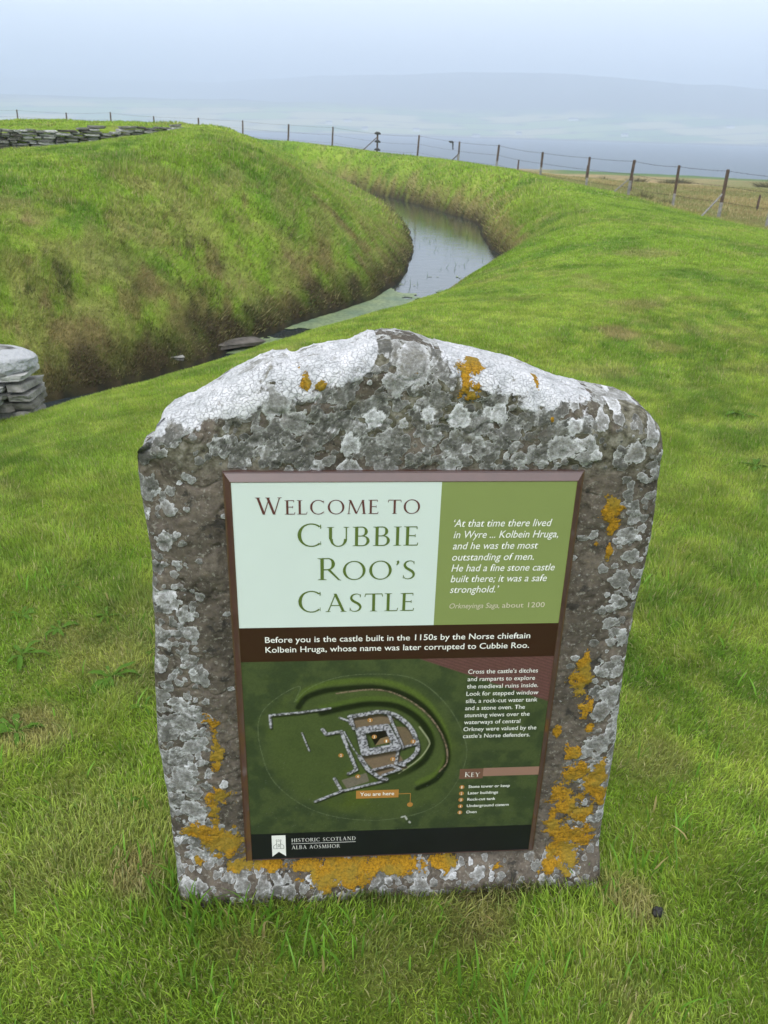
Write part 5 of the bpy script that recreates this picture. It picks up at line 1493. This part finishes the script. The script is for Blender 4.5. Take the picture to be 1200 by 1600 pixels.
def blades(name, x, y, hmin, hmax, wmin, wmax, two_seg, mat, spread=0.55, tonemul=1.0, long_f=None):
    z, dI, dO = terrain(x, y, True)
    ok = ((dI > 0.02) | (dO > 0.02)) & ~in_stone(x, y)
    # nothing grows inside the drystone walls; the far side of the mound is never seen
    ok &= ~((np.abs(wall_side(x, y)) < 0.22) & (x < -5.5) & (x > -12.5))
    x, y, z, dI, dO = x[ok], y[ok], z[ok], dI[ok], dO[ok]
    N = len(x)
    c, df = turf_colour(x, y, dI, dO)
    field = sstep(-0.2, 0.6, df)
    r = np.hypot(x, y)
    hh = hmin + (hmax - hmin) * rng.random(N) ** 1.5
    clump = fbm(x * 3.5, y * 3.5, octv=3, seed=301)
    hh *= 0.55 + 0.9 * clump
    bank = ((dI > 0) & (dI < 3.4)) | ((dO > 0) & (dO < 1.8) & (y > 17))
    hh *= np.where(bank, (0.40 + 0.9 * fbm(x * 2.3, y * 2.3, octv=2, seed=313)) * np.where(rng.random(N) < 0.04, 2.2, 1.0), 1.0)
    hh *= np.where(bank, 1.9, 1.0) * np.where((dO > 0) & (dO < 1.8) & (y > 17), 1.2, 1.0) * np.where((dO > 0) & (dO < 4) & (y < 15) & (y > 4), 0.8, 1.0) * (1 + 0.9 * field)
    # uncut tufts against the stone
    ds = np.hypot(np.maximum(np.abs(x - 0.04) - 0.44, 0), np.maximum(np.abs(y - (SY + 0.06)) - 0.09, 0))
    hh *= 1 + 0.55 * np.exp(-(ds / 0.10) ** 2)
    w = wmin + (wmax - wmin) * rng.random(N)
    az = rng.random(N) * 2 * np.pi
    face = rng.random(N) * np.pi
    lean = np.abs(rng.normal(0, spread, N))
    cl_az = vnoise(x * 2.1, y * 2.1, seed=303) * 12
    lx = np.sin(lean) * np.cos(az) + 0.25 * np.cos(cl_az); ly = np.sin(lean) * np.sin(az) + 0.25 * np.sin(cl_az); lz = np.cos(lean)
    # hair-like bank grass lies downslope
    e = 0.3
    gx = (terrain(x + e, y) - z) / e; gy = (terrain(x, y + e) - z) / e
    st = np.clip(np.hypot(gx, gy), 0, 1.2)
    lx -= gx * 0.7; ly -= gy * 0.7
    ln = np.sqrt(lx * lx + ly * ly + lz * lz)
    lx, ly, lz = lx / ln, ly / ln, lz / ln
    fx, fy = np.cos(face) * w / 2, np.sin(face) * w / 2
    # per blade tone
    t = rng.random(N)
    v = (0.66 + 0.60 * rng.random(N)) * (0.84 + 0.30 * sstep(0.3, 0.7, fbm(x * 9, y * 9, octv=2, seed=311)))
    straw = np.array((0.46, 0.40, 0.21)); tip = np.array((0.42, 0.46, 0.16))
    dead = rng.random(N) < (0.10 + 0.25 * field + 0.10 * bank)
    col = c * v[:, None]
    col = mixc(col, straw * (0.6 + 0.6 * t[:, None]), np.where(dead, 0.75, 0.0))
    cool = np.array((0.085, 0.20, 0.04))
    col = mixc(col, cool, (rng.random(N) < 0.16) * 0.45)
    col = np.clip(col * GRASS_GAIN * tonemul, 0, 0.75)
    p0 = np.stack([x - fx, y - fy, z - 0.006], 1); p1 = np.stack([x + fx, y + fy, z - 0.006], 1)
    if two_seg:
        m_ = 0.52; drop = 0.25 + 0.5 * rng.random(N)
        q0 = np.stack([x - fx * 0.85 + lx * hh * m_, y - fy * 0.85 + ly * hh * m_, z + lz * hh * m_], 1)
        q1 = np.stack([x + fx * 0.85 + lx * hh * m_, y + fy * 0.85 + ly * hh * m_, z + lz * hh * m_], 1)
        tx = np.stack([x + lx * hh * (1 + drop * 0.4), y + ly * hh * (1 + drop * 0.4), z + lz * hh * (1 - drop * 0.35)], 1)
        V = np.stack([p0, p1, q0, q1, tx], 1).reshape(-1, 3)
        k = np.arange(N)[:, None] * 5
        flat = np.concatenate([k + np.array([[0, 1, 3, 2]]), k + np.array([[2, 3, 4]])], 1).ravel()
        starts = (np.arange(N)[:, None] * 7 + np.array([[0, 4]])).ravel()
        root = col * 0.85; tipc = mixc(col, tip, 0.22 * np.ones(N))
        CC = np.stack([root, root, col, col, tipc], 1).reshape(-1, 3)
    else:
        tx = np.stack([x + lx * hh, y + ly * hh, z + lz * hh], 1)
        V = np.stack([p0, p1, tx], 1).reshape(-1, 3)
        flat = np.arange(N * 3); starts = np.arange(N) * 3
        CC = np.stack([col * 0.9, col * 0.9, mixc(col, tip, 0.2 * np.ones(N))], 1).reshape(-1, 3)
    me = np_mesh(name, V, flat, starts, mat, False, colors=CC)
    return link(name, me, kind='stuff')

GM = grass_material()
x, y = scatter(235000, 0.55, 2.4, 0.8)
blades('lawn_grass', x, y, 0.014, 0.036, 0.0018, 0.0032, True, GM, 0.65)
x, y = scatter(330000, 2.4, 5.5, 0.9)
blades('lawn_grass', x, y, 0.016, 0.036, 0.0040, 0.0062, False, GM, 0.6)
x, y = scatter(300000, 5.5, 11, 1.0)
blades('lawn_grass', x, y, 0.020, 0.038, 0.007, 0.011, False, GM, 0.5)
x, y = scatter(320000, 11, 24, 1.0)
blades('bank_grass', x, y, 0.024, 0.050, 0.012, 0.021, False, GM, 0.5)
x, y = scatter(200000, 24, 60, 1.0)
blades('bank_grass', x, y, 0.035, 0.07, 0.03, 0.055, False, GM, 0.5)

# uncut broad blades at the foot of the stone and standing out of the lawn
def long_blades():
    R_ = np.random.default_rng(12)
    P = []
    # tufts hugging the foot
    for cx, cy_, n_, h in ((-0.40, 1.20, 26, .11), (-0.30, 1.19, 16, .10), (-0.20, 1.195, 14, .09), (-0.05, 1.20, 12, .07), (0.10, 1.21, 10, .05), (0.3, 1.23, 10, .05), (-0.44, 1.27, 20, .09), (0.50, 1.30, 16, .06), (-0.10, 1.12, 10, .08), (0.2, 1.05, 8, .10), (0.25, 1.0, 7, .09),
                            (0.42, 1.12, 8, .06), (-0.3, 1.05, 10, .07), (0.62, 1.35, 12, .09), (0.72, 1.45, 10, .08), (0.55, 1.5, 8, .07), (-0.52, 1.35, 14, .07), (-0.55, 1.5, 12, .06)):
        for k in range(n_):
            P.append((cx + R_.normal(0, 0.045), cy_ + R_.normal(0, 0.02), h * R_.uniform(0.6, 1.25), R_.uniform(.003, .0055)))
    for k in range(150):
        P.append((R_.uniform(-0.75, 0.9), R_.uniform(0.85, 1.20), R_.uniform(0.04, 0.085), R_.uniform(.003, .005)))
    for k in range(220):
        y = R_.uniform(1.2, 3.2); s = 1 if R_.random() < .6 else -1
        P.append((s * R_.uniform(0.50, 0.6 + 0.45 * y), y, R_.uniform(0.04, 0.08), R_.uniform(.003, .006)))
    for a, b_, h, w in ((-0.245, 1.165, .13, .007), (-0.232, 1.16, .15, .006), (-0.222, 1.165, .12, .006), (-0.15, 1.17, .13, .007), (-0.11, 1.12, .10, .007), (-0.06, 1.10, .09, .006), (-0.27, 1.165, .11, .006), (0.17, 1.06, .12, .007), (0.19, 1.05, .10, .006), (0.25, 0.98, .11, .006)):
        P.append((a, b_, h, w))
    V = []; F = []; ST = []; CC = []
    lo = 0
    for i, (x, y, h, w) in enumerate(P):
        if in_stone(np.array([x]), np.array([y]))[0]: y = SY + YAW * x - 0.02
        z = 0.0
        az = R_.uniform(0, 6.283); ln = abs(R_.normal(0, 0.32)) + 0.05
        if y > 1.15 and y < 1.3 and abs(x) < 0.5: az = R_.uniform(math.pi * 1.0, math.pi * 2.0)
        fa = R_.uniform(-0.6, 0.6)
        fx, fy = math.cos(fa) * w / 2, math.sin(fa) * w / 2
        c0 = np.array((0.13, 0.27, 0.03)) * R_.uniform(0.75, 1.35)
        if R_.random() < 0.05: c0 = np.array((0.42, 0.34, 0.15))
        n_ = 5
        zb = tz_cache(x, y)
        for k in range(n_):
            t = k / (n_ - 1)
            bend = ln * h * t ** 1.9
            px, py, pz = x + math.cos(az) * bend, y + math.sin(az) * bend, zb - 0.005 + h * t * (1 - 0.25 * ln * t)
            ww = 1 if k < 3 else (0.75 if k == 3 else 0.08)
            V += [(px - fx * ww, py - fy * ww, pz), (px + fx * ww, py + fy * ww, pz)]
            CC += [c0 * (0.9 + 0.25 * t)] * 2
        b0 = i * n_ * 2
        for k in range(n_ - 1):
            F += [b0 + 2 * k, b0 + 2 * k + 1, b0 + 2 * k + 3, b0 + 2 * k + 2]; ST.append(lo); lo += 4
    me = np_mesh('tall_grass', np.array(V), F, ST, GM, True, colors=np.array(CC))
    link('tall_grass', me, kind='stuff')
_gx = np.linspace(-3, 3, 121); _gy = np.linspace(0.5, 4, 71)
_GX, _GY = np.meshgrid(_gx, _gy, indexing='ij'); _GZ = terrain(_GX, _GY)
def tz_cache(x, y):
    i = int(np.clip((x + 3) / 0.05, 0, 120)); j = int(np.clip((y - 0.5) / 0.05, 0, 70))
    return float(_GZ[i, j])
long_blades()

# a few reeds standing in the ditch
def reeds():
    R_ = np.random.default_rng(15); V = []; CC = []
    for cx, cy_, n_, sp in ((0.95, 21.0, 50, .35), (0.9, 23.5, 40, .3), (1.15, 18.6, 26, .3), (1.5, 19.5, 30, .4), (0.7, 17.2, 24, .3), (1.6, 24, 26, .35), (0.5, 16.0, 20, .3)):
        for k in range(n_ // 6):
            x, y = cx + R_.normal(0, sp), cy_ + R_.normal(0, sp * 1.6); h = R_.uniform(0.04, 0.16) ; w = 0.006
            V += [(x - w, y, WATER - 0.06), (x + w, y, WATER - 0.06), (x + R_.normal(0, .06), y, WATER - 0.03 + h)]
            CC += [(0.06, 0.12, 0.03)] * 3
    N = len(V) // 3
    link('reeds', np_mesh('reeds', np.array(V), np.arange(N * 3), np.arange(N) * 3, GM, False, colors=np.array(CC)), kind='stuff')
reeds()
